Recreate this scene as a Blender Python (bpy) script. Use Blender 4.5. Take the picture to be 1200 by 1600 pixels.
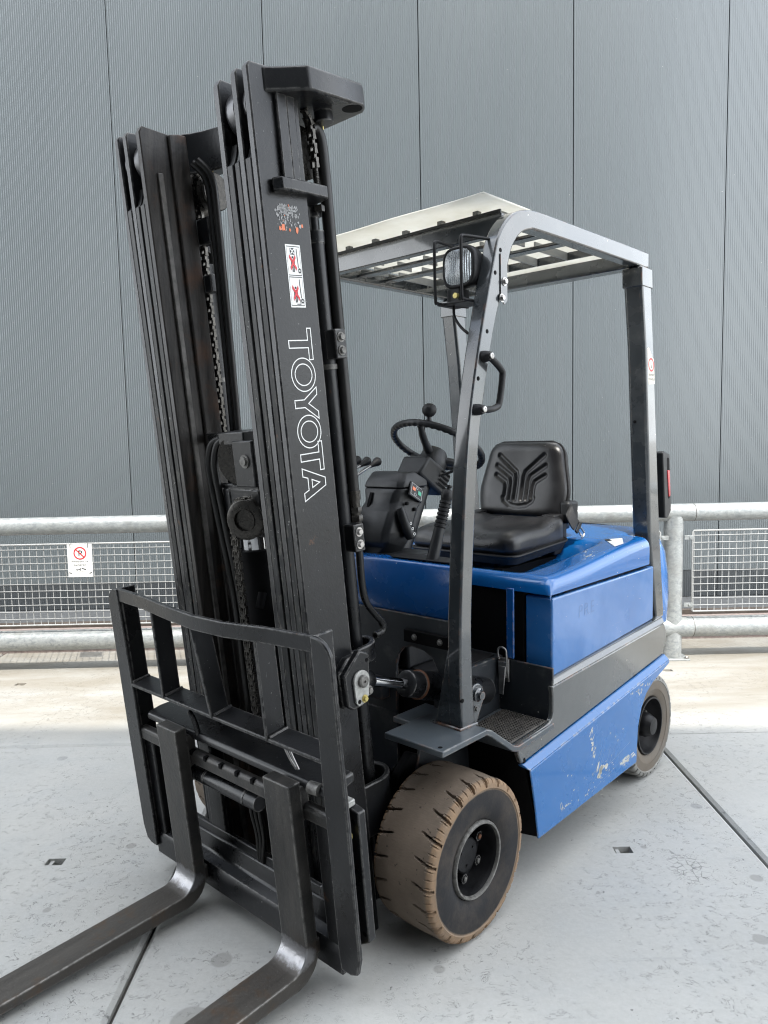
import bpy, bmesh, math, random
from mathutils import Vector, Matrix
sin, cos, pi, rad = math.sin, math.cos, math.pi, math.radians
random.seed(11)
sc = bpy.context.scene
for _o in list(bpy.data.objects):
    bpy.data.objects.remove(_o)
COL = sc.collection

# ------------------------------------------------------------------ camera
PITCH, ROLL, EYE = 0.095795, -0.021504, 1.40
_f = Vector((0, cos(PITCH), -sin(PITCH))); _u = Vector((0, sin(PITCH), cos(PITCH))); _r = Vector((1, 0, 0))
_r2 = _r * cos(ROLL) + _u * sin(ROLL); _u2 = _u * cos(ROLL) - _r * sin(ROLL)
cam_d = bpy.data.cameras.new("camera"); cam = bpy.data.objects.new("camera", cam_d); COL.objects.link(cam)
cam.matrix_world = Matrix(((_r2.x, _u2.x, -_f.x, 0), (_r2.y, _u2.y, -_f.y, 0), (_r2.z, _u2.z, -_f.z, EYE), (0, 0, 0, 1)))
cam_d.sensor_fit = 'VERTICAL'; cam_d.sensor_height = 36; cam_d.lens = 1169.45 / 1600 * 36
cam_d.clip_start = 0.05; cam_d.clip_end = 2000
sc.camera = cam

# ------------------------------------------------------------------ light
SUN_EL, SUN_AZ = rad(58), rad(18)          # the sun stands behind the camera, a little to the right
sun_pos = Vector((sin(SUN_AZ) * cos(SUN_EL), -cos(SUN_AZ) * cos(SUN_EL), sin(SUN_EL)))
sun_d = bpy.data.lights.new("sun", 'SUN'); sun_d.energy = 2.0; sun_d.angle = rad(0.55); sun_d.color = (1, 0.955, 0.88)
sun = bpy.data.objects.new("sun", sun_d); COL.objects.link(sun); sun.location = (4, -12, 20)
sun.rotation_euler = (-sun_pos).to_track_quat('-Z', 'Y').to_euler()
world = bpy.data.worlds.new("World"); sc.world = world; world.use_nodes = True
_wn, _wl = world.node_tree.nodes, world.node_tree.links
_bg = _wn["Background"]
sky = _wn.new("ShaderNodeTexSky"); sky.sky_type = 'NISHITA'; sky.sun_disc = False
sky.sun_elevation = SUN_EL; sky.sun_rotation = pi - SUN_AZ; sky.air_density = 1.0; sky.dust_density = 1.5
_tc = _wn.new("ShaderNodeTexCoord"); _no = _wn.new("ShaderNodeTexNoise")
_no.inputs['Scale'].default_value = 2.6; _no.inputs['Detail'].default_value = 7; _no.inputs['Roughness'].default_value = .58
_wl.new(_tc.outputs['Generated'], _no.inputs['Vector'])
_rp = _wn.new("ShaderNodeValToRGB"); _rp.color_ramp.elements[0].position = .32; _rp.color_ramp.elements[1].position = .55
_wl.new(_no.outputs['Fac'], _rp.inputs['Fac'])
_mx = _wn.new("ShaderNodeMix"); _mx.data_type = 'RGBA'
_wl.new(_rp.outputs['Color'], _mx.inputs[0]); _wl.new(sky.outputs[0], _mx.inputs[6]); _mx.inputs[7].default_value = (9.5, 9.9, 10.3, 1)
_wl.new(_mx.outputs[2], _bg.inputs['Color']); _bg.inputs['Strength'].default_value = 0.15
vs = sc.view_settings
vs.view_transform = 'Standard'; vs.look = 'None'; vs.gamma = 1; vs.use_curve_mapping = False; vs.exposure = 1.5
sc.render.engine = 'CYCLES'
sc.cycles.max_bounces = 8; sc.cycles.diffuse_bounces = 5; sc.cycles.glossy_bounces = 4; sc.cycles.transmission_bounces = 6
sc.cycles.pixel_filter_type = 'BLACKMAN_HARRIS'; sc.cycles.filter_width = 1.15
sc.cycles.use_denoising = True; sc.cycles.denoising_prefilter = 'ACCURATE'; sc.cycles.sample_clamp_indirect = 8
sc.cycles.caustics_reflective = False; sc.cycles.caustics_refractive = False

# ------------------------------------------------------------------ material helpers
class NT:
    def __init__(s, name):
        s.m = bpy.data.materials.new(name); s.m.use_nodes = True; s.t = s.m.node_tree
        s.b = s.t.nodes["Principled BSDF"]; s.out = s.t.nodes["Material Output"]; s.tc = s.t.nodes.new("ShaderNodeTexCoord")
    def n(s, ty, **k):
        o = s.t.nodes.new(ty)
        for a, b in k.items(): setattr(o, a, b)
        return o
    def put(s, sock, v):
        if hasattr(v, 'is_output'): s.t.links.new(v, sock)
        elif isinstance(v, (tuple, list)) and len(v) == 3 and sock.type == 'RGBA': sock.default_value = (*v, 1)
        else: sock.default_value = v
    def vec(s, scale=(1, 1, 1), rot=(0, 0, 0), loc=(0, 0, 0)):
        o = s.n("ShaderNodeMapping"); o.inputs['Scale'].default_value = scale; o.inputs['Rotation'].default_value = rot; o.inputs['Location'].default_value = loc
        s.put(o.inputs['Vector'], s.tc.outputs['Object']); return o.outputs[0]
    def noise(s, scale, detail=4, rough=.55, v=None, dist=0):
        o = s.n("ShaderNodeTexNoise"); o.inputs['Scale'].default_value = scale; o.inputs['Detail'].default_value = detail
        o.inputs['Roughness'].default_value = rough; o.inputs['Distortion'].default_value = dist
        s.put(o.inputs['Vector'], v if v is not None else s.tc.outputs['Object']); return o.outputs['Fac']
    def vor(s, scale, v=None, feature='F1'):
        o = s.n("ShaderNodeTexVoronoi", feature=feature); o.inputs['Scale'].default_value = scale
        s.put(o.inputs['Vector'], v if v is not None else s.tc.outputs['Object']); return o.outputs['Distance']
    def mr(s, v, a, b, c=0., d=1., smooth=False):
        o = s.n("ShaderNodeMapRange"); o.interpolation_type = 'SMOOTHSTEP' if smooth else 'LINEAR'
        for i, x in enumerate((v, a, b, c, d)): s.put(o.inputs[i], x)
        return o.outputs[0]
    def ma(s, op, a, b=0.):
        o = s.n("ShaderNodeMath", operation=op); s.put(o.inputs[0], a); s.put(o.inputs[1], b); return o.outputs[0]
    def mix(s, f, a, b):
        o = s.n("ShaderNodeMix", data_type='RGBA'); s.put(o.inputs[0], f); s.put(o.inputs[6], a); s.put(o.inputs[7], b); return o.outputs[2]
    def xyz(s, v=None):
        o = s.n("ShaderNodeSeparateXYZ"); s.put(o.inputs[0], v if v is not None else s.tc.outputs['Object']); return o.outputs
    def bump(s, h, dist=.002, strength=1.):
        o = s.n("ShaderNodeBump"); o.inputs['Distance'].default_value = dist; o.inputs['Strength'].default_value = strength
        s.put(o.inputs['Height'], h); s.put(s.b.inputs['Normal'], o.outputs[0]); return o
    def edge(s, r=.006, lo=.006, hi=.09, scale=60., cover=.5):
        """mask that is 1 on worn sharp edges"""
        bv = s.n("ShaderNodeBevel", samples=4); bv.inputs['Radius'].default_value = r
        ge = s.n("ShaderNodeNewGeometry"); d = s.n("ShaderNodeVectorMath", operation='DOT_PRODUCT')
        s.put(d.inputs[0], bv.outputs[0]); s.put(d.inputs[1], ge.outputs['Normal'])
        e = s.mr(s.ma('SUBTRACT', 1., d.outputs['Value']), lo, hi)
        return s.ma('MULTIPLY', e, s.mr(s.noise(scale, 3), cover - .08, cover + .08))
    def fin(s, col=None, rough=None, metal=None, spec=None, coat=None, coatr=.08, emis=None):
        for k, v in (('Base Color', col), ('Roughness', rough), ('Metallic', metal), ('Specular IOR Level', spec), ('Coat Weight', coat)):
            if v is not None: s.put(s.b.inputs[k], v)
        if coat: s.b.inputs['Coat Roughness'].default_value = coatr
        return s.m

def simple(name, col, rough=.5, metal=0., var=.25, scale=25., bump=0., spec=.5, coat=0.):
    k = NT(name); n = k.noise(scale, 5)
    c = k.mix(k.mr(n, .3, .7), tuple(x * (1 - var) for x in col), tuple(min(1, x * (1 + var)) for x in col))
    if bump: k.bump(k.noise(scale * 8, 3), bump)
    return k.fin(c, k.mr(k.noise(scale * .7, 4), .3, .7, max(0, rough - .08), min(1, rough + .08)), metal, spec, coat)

def black_paint():
    k = NT("black_steel_paint"); big = k.noise(5, 6, .6); fine = k.noise(90, 4, .7)
    c = k.mix(k.mr(big, .35, .68), (.0042, .0045, .0052), (.012, .0128, .0148))
    scr = k.mr(k.noise(38, 5, .75, k.vec((1, 1, .12))), .68, .74)            # fine streaks along the steel
    c = k.mix(k.ma('MULTIPLY', scr, .45), c, (.16, .165, .17))
    dust = k.mr(k.noise(3.2, 6, .68, k.vec((1, 1, .45))), .45, .72); c = k.mix(k.ma('MULTIPLY', dust, .45), c, (.038, .038, .038))
    chip = k.mr(k.noise(130, 3, .6), .72, .735)
    c = k.mix(k.ma('MULTIPLY', chip, k.mr(big, .38, .55)), c, (.28, .28, .27))
    rust = k.ma('MULTIPLY', k.mr(k.noise(17, 6, .7), .66, .74), k.mr(k.noise(2.3, 3), .5, .6))
    c = k.mix(k.ma('MULTIPLY', rust, .7), c, (.14, .055, .02))
    c = k.mix(k.ma('MULTIPLY', k.edge(.006, .006, .09, 55, .46), .75), c, (.27, .26, .245))
    k.bump(fine, .0006)
    return k.fin(c, k.mr(big, .3, .7, .22, .4), 0., .38)

def worn_black():
    k = NT("worn_black_flange"); big = k.noise(6, 6, .65); x, y, z = k.xyz()
    st = k.noise(34, 6, .75, k.vec((1, 1, .07))); fl = k.noise(70, 5, .7, k.vec((1, 1, .35)))
    c = k.mix(k.mr(big, .35, .68), (.006, .0063, .007), (.02, .021, .023))
    c = k.mix(k.ma('MULTIPLY', k.mr(st, .48, .66), .7), c, (.085, .085, .082))
    c = k.mix(k.ma('MULTIPLY', k.ma('MULTIPLY', k.mr(fl, .56, .62), k.mr(z, 1.7, .9, .3, 1.)), .75), c, (.12, .115, .10))
    c = k.mix(k.ma('MULTIPLY', k.mr(k.noise(110, 3, .6), .68, .70), .8), c, (.3, .3, .29))
    c = k.mix(k.ma('MULTIPLY', k.mr(k.noise(13, 6, .7), .64, .7), .6), c, (.13, .06, .028))
    k.bump(fl, .001)
    return k.fin(c, k.mr(st, .3, .7, .3, .5), .1, .35)

def grease_steel():
    k = NT("greased_dark_steel"); big = k.noise(7, 6, .65)
    v = k.vec((1, 1, .08)); st = k.noise(60, 5, .7, v)
    c = k.mix(k.mr(st, .35, .7), (.012, .011, .0105), (.045, .04, .036))
    c = k.mix(k.ma('MULTIPLY', k.mr(big, .56, .7), .7), c, (.075, .035, .018))
    k.bump(k.noise(120, 3), .0007)
    return k.fin(c, k.mr(big, .3, .7, .3, .55), 0.15, .3)

def blue_paint(name, base, dark, chips=None, rough=.16, fade=None, ex=(3., 7.)):
    k = NT(name); big = k.noise(2.6, 5)
    c = k.mix(k.mr(big, .35, .65), dark, base)
    if fade: c = k.mix(k.mr(k.noise(3.4, 6, .6, None, .4), .42, .66), c, fade)
    dirt = k.mr(k.noise(11, 6, .7), .6, .8); c = k.mix(k.ma('MULTIPLY', dirt, .18), c, (.16, .18, .2))
    x, y, z = k.xyz()
    def spot(cy, cz, ry, rz):
        dy = k.ma('DIVIDE', k.ma('SUBTRACT', y, cy), ry); dz = k.ma('DIVIDE', k.ma('SUBTRACT', z, cz), rz)
        return k.mr(k.ma('ADD', k.ma('MULTIPLY', dy, dy), k.ma('MULTIPLY', dz, dz)), 0., 1., 1., 0.)
    tot = None
    for (cy, cz, ry, rz, th, sca, ang) in (chips or []):
        nn = k.noise(sca, 6, .72, k.vec((1, .34, 1.), (ang, 0, 0)), .3)
        mk = k.mr(k.ma('ADD', nn, k.ma('MULTIPLY', spot(cy, cz, ry, rz), .2)), th, th + .015)
        tot = mk if tot is None else k.ma('MAXIMUM', tot, mk)
    fl = k.ma('MULTIPLY', k.mr(k.noise(75, 3, .6, k.vec((1, .5, 1))), .725, .74), .8)
    tot = fl if tot is None else k.ma('MAXIMUM', tot, fl)
    c = k.mix(tot, c, (.52, .52, .48))
    ln = k.mr(k.noise(26, 4, .7, k.vec((1, .12, 2.4), (.35, 0, 0))), .7, .72)
    c = k.mix(k.ma('MULTIPLY', ln, .35), c, (.3, .36, .45))
    c = k.mix(k.ma('MULTIPLY', k.edge(.007, .006, .09, 45, .54), .7), c, (.36, .34, .3))
    k.bump(k.noise(3.5, 3), .004, .35)
    return k.fin(c, k.ma('ADD', k.mr(k.noise(9, 5), .35, .7, rough, rough + .14), k.ma('MULTIPLY', tot, .4)), 0., .5, .55, .05)

def grey_paint(name="grey_guard_paint", a=(.024, .029, .033), b=(.038, .044, .049), rough=.18, dents=.12):
    k = NT(name); big = k.noise(3, 5)
    c = k.mix(k.mr(big, .35, .65), a, b)
    c = k.mix(k.ma('MULTIPLY', k.mr(k.noise(14, 6, .7), .55, .85), .3), c, (.19, .185, .17))
    c = k.mix(k.mr(k.noise(70, 3), .735, .75), c, (.38, .36, .32))
    rust = k.edge(.007, .006, .09, 32, .55)
    c = k.mix(k.ma('MULTIPLY', rust, .8), c, k.mix(k.mr(k.noise(12, 2), .45, .55), (.3, .29, .26), (.27, .12, .06)))
    k.bump(k.noise(5, 3), .004, dents)
    return k.fin(c, k.mr(k.noise(7, 5), .35, .7, rough, rough + .18), 0., .5, 1.0 if rough < .3 else .1, .07)

def fork_steel():
    k = NT("worn_fork_steel"); x, y, z = k.xyz(); big = k.noise(8, 6, .65)
    st = k.noise(30, 6, .72, k.vec((1.0, .1, .16)))
    c = k.mix(k.mr(st, .35, .7), (.026, .026, .0265), (.075, .070, .064))
    c = k.mix(k.ma('MULTIPLY', k.mr(z, .13, .10), .5), c, (.095, .084, .072))
    rs = k.ma('MULTIPLY', k.mr(k.noise(9, 5, .7), .53, .66), k.mr(z, .17, .11))
    c = k.mix(k.ma('MULTIPLY', rs, .6), c, (.1, .058, .03))
    ps = k.mr(k.noise(160, 3, .6), .66, .7); c = k.mix(k.ma('MULTIPLY', ps, .5), c, (.13, .13, .12))
    c = k.mix(k.ma('MULTIPLY', k.edge(.008, .006, .1, 40, .45), .8), c, (.3, .29, .27))
    dy = k.ma('DIVIDE', k.ma('SUBTRACT', y, -.490), .05); dz = k.ma('DIVIDE', k.ma('SUBTRACT', z, .106), .03)
    po = k.mr(k.ma('SUBTRACT', k.ma('ADD', k.ma('MULTIPLY', dy, dy), k.ma('MULTIPLY', dz, dz)), k.ma('MULTIPLY', k.ma('SUBTRACT', k.noise(40, 5, .7), .5), 1.6)), .35, 1.0, 1., 0.)
    c = k.mix(k.ma('MULTIPLY', po, .85), c, (.27, .27, .28))
    k.bump(k.noise(90, 4), .001)
    return k.fin(c, k.ma('SUBTRACT', k.mr(st, .3, .7, .34, .5), k.ma('MULTIPLY', po, .12)), k.mr(po, 0., 1., .45, .9), .5)

def galvanised():
    k = NT("galvanised_steel"); v1 = k.noise(34, 5, .7, k.vec((1, 1, 1.6)), .8); v2 = k.noise(6, 4)
    c = k.mix(k.mr(v1, .35, .65), (.25, .27, .275), (.42, .435, .43))
    c = k.mix(k.ma('MULTIPLY', k.mr(v2, .5, .7), .5), c, (.25, .245, .22))
    k.bump(v1, .0008)
    return k.fin(c, k.mr(v1, .3, .7, .32, .5), .25, .5)

def concrete():
    k = NT("concrete_slab_surface"); inf = k.n("ShaderNodeObjectInfo")
    ge = k.n("ShaderNodeNewGeometry"); p = ge.outputs['Position']
    def nz(scale, d=5, r=.6, dist=0, sx=(1, 1, 1), rot=0.):
        mp = k.n("ShaderNodeMapping"); mp.inputs['Scale'].default_value = sx; mp.inputs['Rotation'].default_value = (0, 0, rot); k.put(mp.inputs[0], p)
        return k.noise(scale, d, r, mp.outputs[0], dist)
    big = nz(.9, 5, .55); mid = nz(5, 6, .65, .3); fine = nz(60, 4, .7)
    c = k.mix(k.mr(big, .35, .65), (.355, .355, .338), (.455, .45, .425))
    c = k.mix(k.ma('MULTIPLY', k.mr(mid, .45, .72), .35), c, (.36, .375, .38))
    c = k.mix(k.ma('MULTIPLY', k.mr(fine, .4, .75), .2), c, (.58, .58, .56))
    # flaked laitance: little dark worm shaped marks gathered in patches
    w = nz(24, 3, .55, 2.2, (1, 1.5, 1), .25); worm = k.ma('MULTIPLY', k.mr(k.ma('ABSOLUTE', k.ma('SUBTRACT', w, .5)), .0, .016, 1., 0.), k.mr(nz(31, 2), .5, .6))
    patch = k.mr(nz(1.5, 5, .65), .42, .56)
    worm = k.ma('MULTIPLY', worm, patch)
    c = k.mix(k.ma('MULTIPLY', worm, .68), c, (.12, .12, .115))
    sp = k.ma('MULTIPLY', k.mr(nz(42, 2, .5), .72, .745), k.mr(nz(2.1, 3), .42, .56)); c = k.mix(k.ma('MULTIPLY', sp, .7), c, (.1, .1, .095))
    rubs = k.mr(nz(7, 5, .7, .2, (.25, 2.2, 1), .2), .62, .74); c = k.mix(k.ma('MULTIPLY', rubs, .32), c, (.2, .205, .21))
    vo = k.n("ShaderNodeTexVoronoi"); vo.inputs['Scale'].default_value = 2.3; k.put(vo.inputs['Vector'], p)
    dr = k.ma('MULTIPLY', k.mr(k.ma('ADD', vo.outputs['Distance'], k.ma('MULTIPLY', k.ma('SUBTRACT', mid, .5), .05)), .05, .062, 1., 0.), k.mr(nz(1.2, 2), .5, .52))
    c = k.mix(k.ma('MULTIPLY', dr, .38), c, (.16, .165, .17))
    px, py, pz = k.xyz(p); tot = None
    for sx_, sy_, sr in ((-.469, 1.914, .026), (-.50, 1.70, .045), (-.913, 2.506, .014), (1.15, 2.237, .017), (.29, 2.36, .014), (.86, 2.43, .008), (-1.05, 2.15, .01), (1.02, 1.95, .02), (.12, 1.86, .012), (-.30, 2.12, .009)):
        ddx = k.ma('SUBTRACT', px, sx_); ddy = k.ma('SUBTRACT', py, sy_)
        rr = k.ma('SQRT', k.ma('ADD', k.ma('MULTIPLY', ddx, ddx), k.ma('MULTIPLY', ddy, ddy)))
        mk = k.mr(k.ma('ADD', rr, k.ma('MULTIPLY', k.ma('SUBTRACT', mid, .5), .012)), sr, sr + .006, 1., 0.)
        tot = mk if tot is None else k.ma('MAXIMUM', tot, mk)
    c = k.mix(k.ma('MULTIPLY', tot, .42), c, (.15, .145, .13))
    ddx = k.ma('DIVIDE', k.ma('SUBTRACT', px, .965), .075); ddy = k.ma('DIVIDE', k.ma('SUBTRACT', py, 2.30), .085)
    near = k.mr(k.ma('ADD', k.ma('MULTIPLY', ddx, ddx), k.ma('MULTIPLY', ddy, ddy)), .6, 1.1, 1., 0.)
    crk = k.n("ShaderNodeTexVoronoi", feature='DISTANCE_TO_EDGE'); crk.inputs['Scale'].default_value = 38; k.put(crk.inputs['Vector'], p)
    c = k.mix(k.ma('MULTIPLY', k.ma('MULTIPLY', near, k.mr(k.ma('ADD', crk.outputs['Distance'], k.ma('MULTIPLY', k.mr(nz(55, 3), .4, .6), .05)), .04, .08, 1., 0.)), .6), c, (.13, .13, .125))
    hs = k.n("ShaderNodeHueSaturation"); k.put(hs.inputs['Color'], c); k.put(hs.inputs['Value'], k.mr(inf.outputs['Random'], 0, 1, .95, 1.04))
    x, y, z = k.xyz(p)
    tan = k.ma('MULTIPLY', k.mr(y, 3.42, 3.8), k.mr(nz(2.2, 6, .65, .4, (.5, 1.6, 1)), .2, .62))  # tan dust by the rail, darkened past the shade edge to temper the sun
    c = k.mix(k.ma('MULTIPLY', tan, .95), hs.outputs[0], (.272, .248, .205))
    k.bump(k.ma('ADD', k.ma('MULTIPLY', fine, .5), k.ma('MULTIPLY', worm, -1.2)), .0016, .8)
    return k.fin(c, k.mr(mid, .3, .7, .62, .85), 0., .3)

def tyre_mat(name, tread, side, R, band, style=0):
    k = NT(name); x, y, z = k.xyz()
    r = k.ma('SQRT', k.ma('ADD', k.ma('MULTIPLY', y, y), k.ma('MULTIPLY', z, z)))
    n1 = k.noise(14, 6, .65)
    tr = k.mix(k.mr(n1, .35, .68), tread, tuple(c * 1.35 for c in tread))
    tr = k.mix(k.mr(k.noise(60, 3), .66, .72), tr, tuple(c * .45 for c in tread))
    sd = k.mix(k.mr(k.noise(9, 6, .7), .42, .75), side, tuple(c * .5 + t * .4 for c, t in zip(side, tread)))
    m = k.mr(k.ma('ADD', r, k.ma('MULTIPLY', k.ma('SUBTRACT', n1, .5), .012)), R * band, R * (band + .022))
    c = k.mix(m, sd, tr); axx = k.ma('ABSOLUTE', x)
    if style == 0: c = k.mix(k.ma('MULTIPLY', k.ma('MULTIPLY', k.mr(axx, .0865, .092), k.mr(r, R * .89, R * .93)), k.mr(k.noise(26, 4, .7), .3, .6, .35, 1.)), c, (.25, .165, .10))
    else: c = k.mix(k.mr(r, R * .93, R * .95), c, tuple(t * 1.15 for t in tread))
    grd = k.mr(r, R * .945, R * .972, .32, 1.); ax = k.ma('ABSOLUTE', x)
    k.bump(k.ma('ADD', k.ma('MULTIPLY', k.noise(150, 3), .5), k.ma('MULTIPLY', k.noise(35, 4), .5)), .0007)
    return k.fin(c, .72, 0., .3)

def seat_vinyl():
    k = NT("black_seat_vinyl"); v = k.vor(420)
    k.bump(v, .0004, .6)
    c = k.mix(k.mr(k.noise(9, 5), .4, .7), (.008, .008, .009), (.017, .017, .018))
    return k.fin(c, k.mr(k.noise(12, 5), .3, .7, .26, .42), 0., .5)

def cladding(name, a, b, rough=.42):
    k = NT(name)
    v = k.noise(1.1, 3, .5, k.vec((1, 1, .12)))
    c = k.mix(k.mr(v, .35, .68, smooth=True), a, b)
    c = k.mix(k.mr(k.noise(46, 2), .765, .775), c, (.4, .4, .4))
    return k.fin(c, rough, .0, .9)

def sheet_mat():
    k = NT("translucent_roof_sheet")
    c = k.mix(k.mr(k.noise(7, 6, .65), .35, .7), (.70, .69, .64), (.82, .82, .79))
    tr = k.n("ShaderNodeBsdfTranslucent"); k.put(tr.inputs['Color'], c)
    k.fin(c, .35); mx = k.n("ShaderNodeMixShader"); mx.inputs[0].default_value = .58
    k.put(mx.inputs[1], k.b.outputs[0]); k.put(mx.inputs[2], tr.outputs[0]); k.put(k.out.inputs[0], mx.outputs[0])
    return k.m

def lens_mat():
    k = NT("fluted_lamp_glass"); x, y, z = k.xyz()
    wv = k.ma('SINE', k.ma('MULTIPLY', x, 840.)); k.bump(wv, .0009, .7)
    c = k.mix(k.mr(k.noise(30, 4), .35, .7), (.42, .45, .47), (.66, .69, .7))
    return k.fin(c, .16, .8, .6, .8)

MT = dict(
    black=black_paint(), flange=worn_black(), grease=grease_steel(), fork=fork_steel(), galv=galvanised(), conc=concrete(), grey=grey_paint(), plate=grey_paint("skylit_grey_plate_paint", (.055, .066, .075), (.078, .09, .10), .3, .1),  # plate: guard grey lightened for sky light on its upward faces
    band=grey_paint("grey_chassis_paint", (.050, .054, .054), (.072, .076, .075), .12, .8),
    dgrey=grey_paint("shaded_grey_chassis_paint", (.012, .015, .019), (.02, .024, .029), .4, .2),  # chassis grey darkened for the shade the apron and step well sit in
    hood=blue_paint("blue_bonnet_paint", (.005, .130, .41), (.004, .108, .35), [(.82, .985, .13, .03, .68, 60, .2)], .14),
    panel=blue_paint("faded_blue_panel_paint", (.024, .145, .40), (.016, .122, .355), None, .14, (.065, .185, .44)),
    skirt=blue_paint("blue_skirt_paint", (.008, .132, .385), (.006, .112, .335), None, .2),
    cowl=blue_paint("blue_cowl_paint", (.005, .085, .30), (.004, .072, .26), None, .2),
    plastic=simple("black_textured_plastic", (.010, .011, .0125), .42, 0, .2, 30, .0004, .35),
    rubber=simple("black_rubber", (.009, .009, .010), .5, 0, .25, 30, .0004, .3),
    hose=simple("hydraulic_hose_rubber", (.010, .0095, .009), .38, 0, .35, 20, 0, .35),
    chrome=simple("chromed_steel", (.45, .45, .46), .14, 1., .05, 20),
    steel=simple("bare_steel", (.38, .37, .36), .33, .9, .25, 40),
    rollers=simple("steel_rollers", (.12, .12, .125), .35, .7, .3, 20),
    zinc=simple("yellow_zinc_bolt", (.5, .42, .16), .35, .7, .2, 60),
    silver=simple("weathered_cast_plate", (.36, .36, .34), .5, .3, .35, 60, .0006),
    chain=simple("oily_chain_steel", (.035, .032, .028), .3, .6, .4, 120), link=simple("worn_chain_links", (.085, .08, .072), .3, .75, .4, 120), dusty=simple("dusty_step_rubber", (.055, .05, .044), .75, 0, .5, 40, .0006),
    vinyl=seat_vinyl(), dark=simple("dark_void_paint", (.003, .003, .0035), .7, 0, .2, 8, 0, .1),
    white=simple("white_print", (.80, .80, .78), .5, 0, .03, 60), red=simple("red_print", (.62, .03, .04), .5, 0, .05, 60),
    ink=simple("black_print", (.015, .015, .018), .5, 0, .1, 60), pale=simple("pale_grey_print", (.35, .35, .35), .5, 0, .1, 60),
    green=simple("green_marking", (.03, .33, .2), .4, 0, .05, 60), orange=simple("orange_marking", (.7, .16, .05), .4, 0, .05, 60),
    redlens=simple("red_lamp_lens", (.32, .006, .012), .2, 0, .2, 60, 0, .6, .5), lens=lens_mat(), sheet=sheet_mat(),
    tyre=tyre_mat("brown_dusted_front_tyre", (.128, .100, .076), (.015, .015, .0165), .217, .885),
    rtyre=tyre_mat("pale_dusted_rear_tyre", (.20, .197, .183), (.135, .112, .088), .2105, .86, 1),
    rim=simple("black_wheel_paint", (.007, .007, .008), .42, 0, .4, 40, .0005, .3), rimlip=simple("worn_rim_edge", (.15, .145, .135), .5, .3, .5, 60, .0006),
    wall=cladding("grey_profiled_cladding", (.110, .129, .139), (.124, .143, .153), .27), plinth=cladding("dark_plinth_cladding", (.04, .047, .053), (.05, .057, .063)),
    trim=simple("black_panel_joint", (.012, .013, .015), .6), pink=simple("pinkish_kerb_stone", (.25, .205, .19), .8, 0, .25, 30, .001),
    brown=simple("dark_brown_edge_beam", (.06, .048, .04), .7, 0, .3, 12), soil=simple("joint_filling_dirt", (.07, .066, .06), .9, 0, .4, 20),
    render=simple("dark_grey_facade", (.055, .058, .06), .8, 0, .1, 4), door=simple("grey_sectional_door_paint", (.12, .13, .14), .5, 0, .1, 4),
    worn=simple("worn_strip_steel", (.085, .08, .075), .45, .4, .4, 40), chip=simple("bare_primer_chip", (.50, .49, .44), .6, 0, .15, 80), scr=simple("pale_blue_scratch", (.16, .24, .38), .5, 0, .2, 80), darkpave=simple("dark_grey_pavement", (.075, .08, .085), .8, 0, .2, 20), slat=simple("pale_grey_slat_paint", (.26, .265, .265), .35, 0, .2, 12, 0, .5), paper=simple("yellowed_sticker", (.5, .48, .43), .5, 0, .05, 40), wire=simple("white_galvanised_wire", (.40, .405, .40), .45, .1, .1, 80), webbing=simple("black_belt_webbing", (.016, .016, .017), .7, 0, .3, 200, .0004),
    ghost=blue_paint("darker_blue_ghost_print", (.022, .122, .33), (.016, .105, .30), None, .2, (.05, .15, .36)), tear=simple("pale_foam_showing", (.5, .42, .3), .8, 0, .3, 60), leafy=simple("rust_dust", (.14, .06, .03), .8, 0, .3, 60),
)

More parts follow.
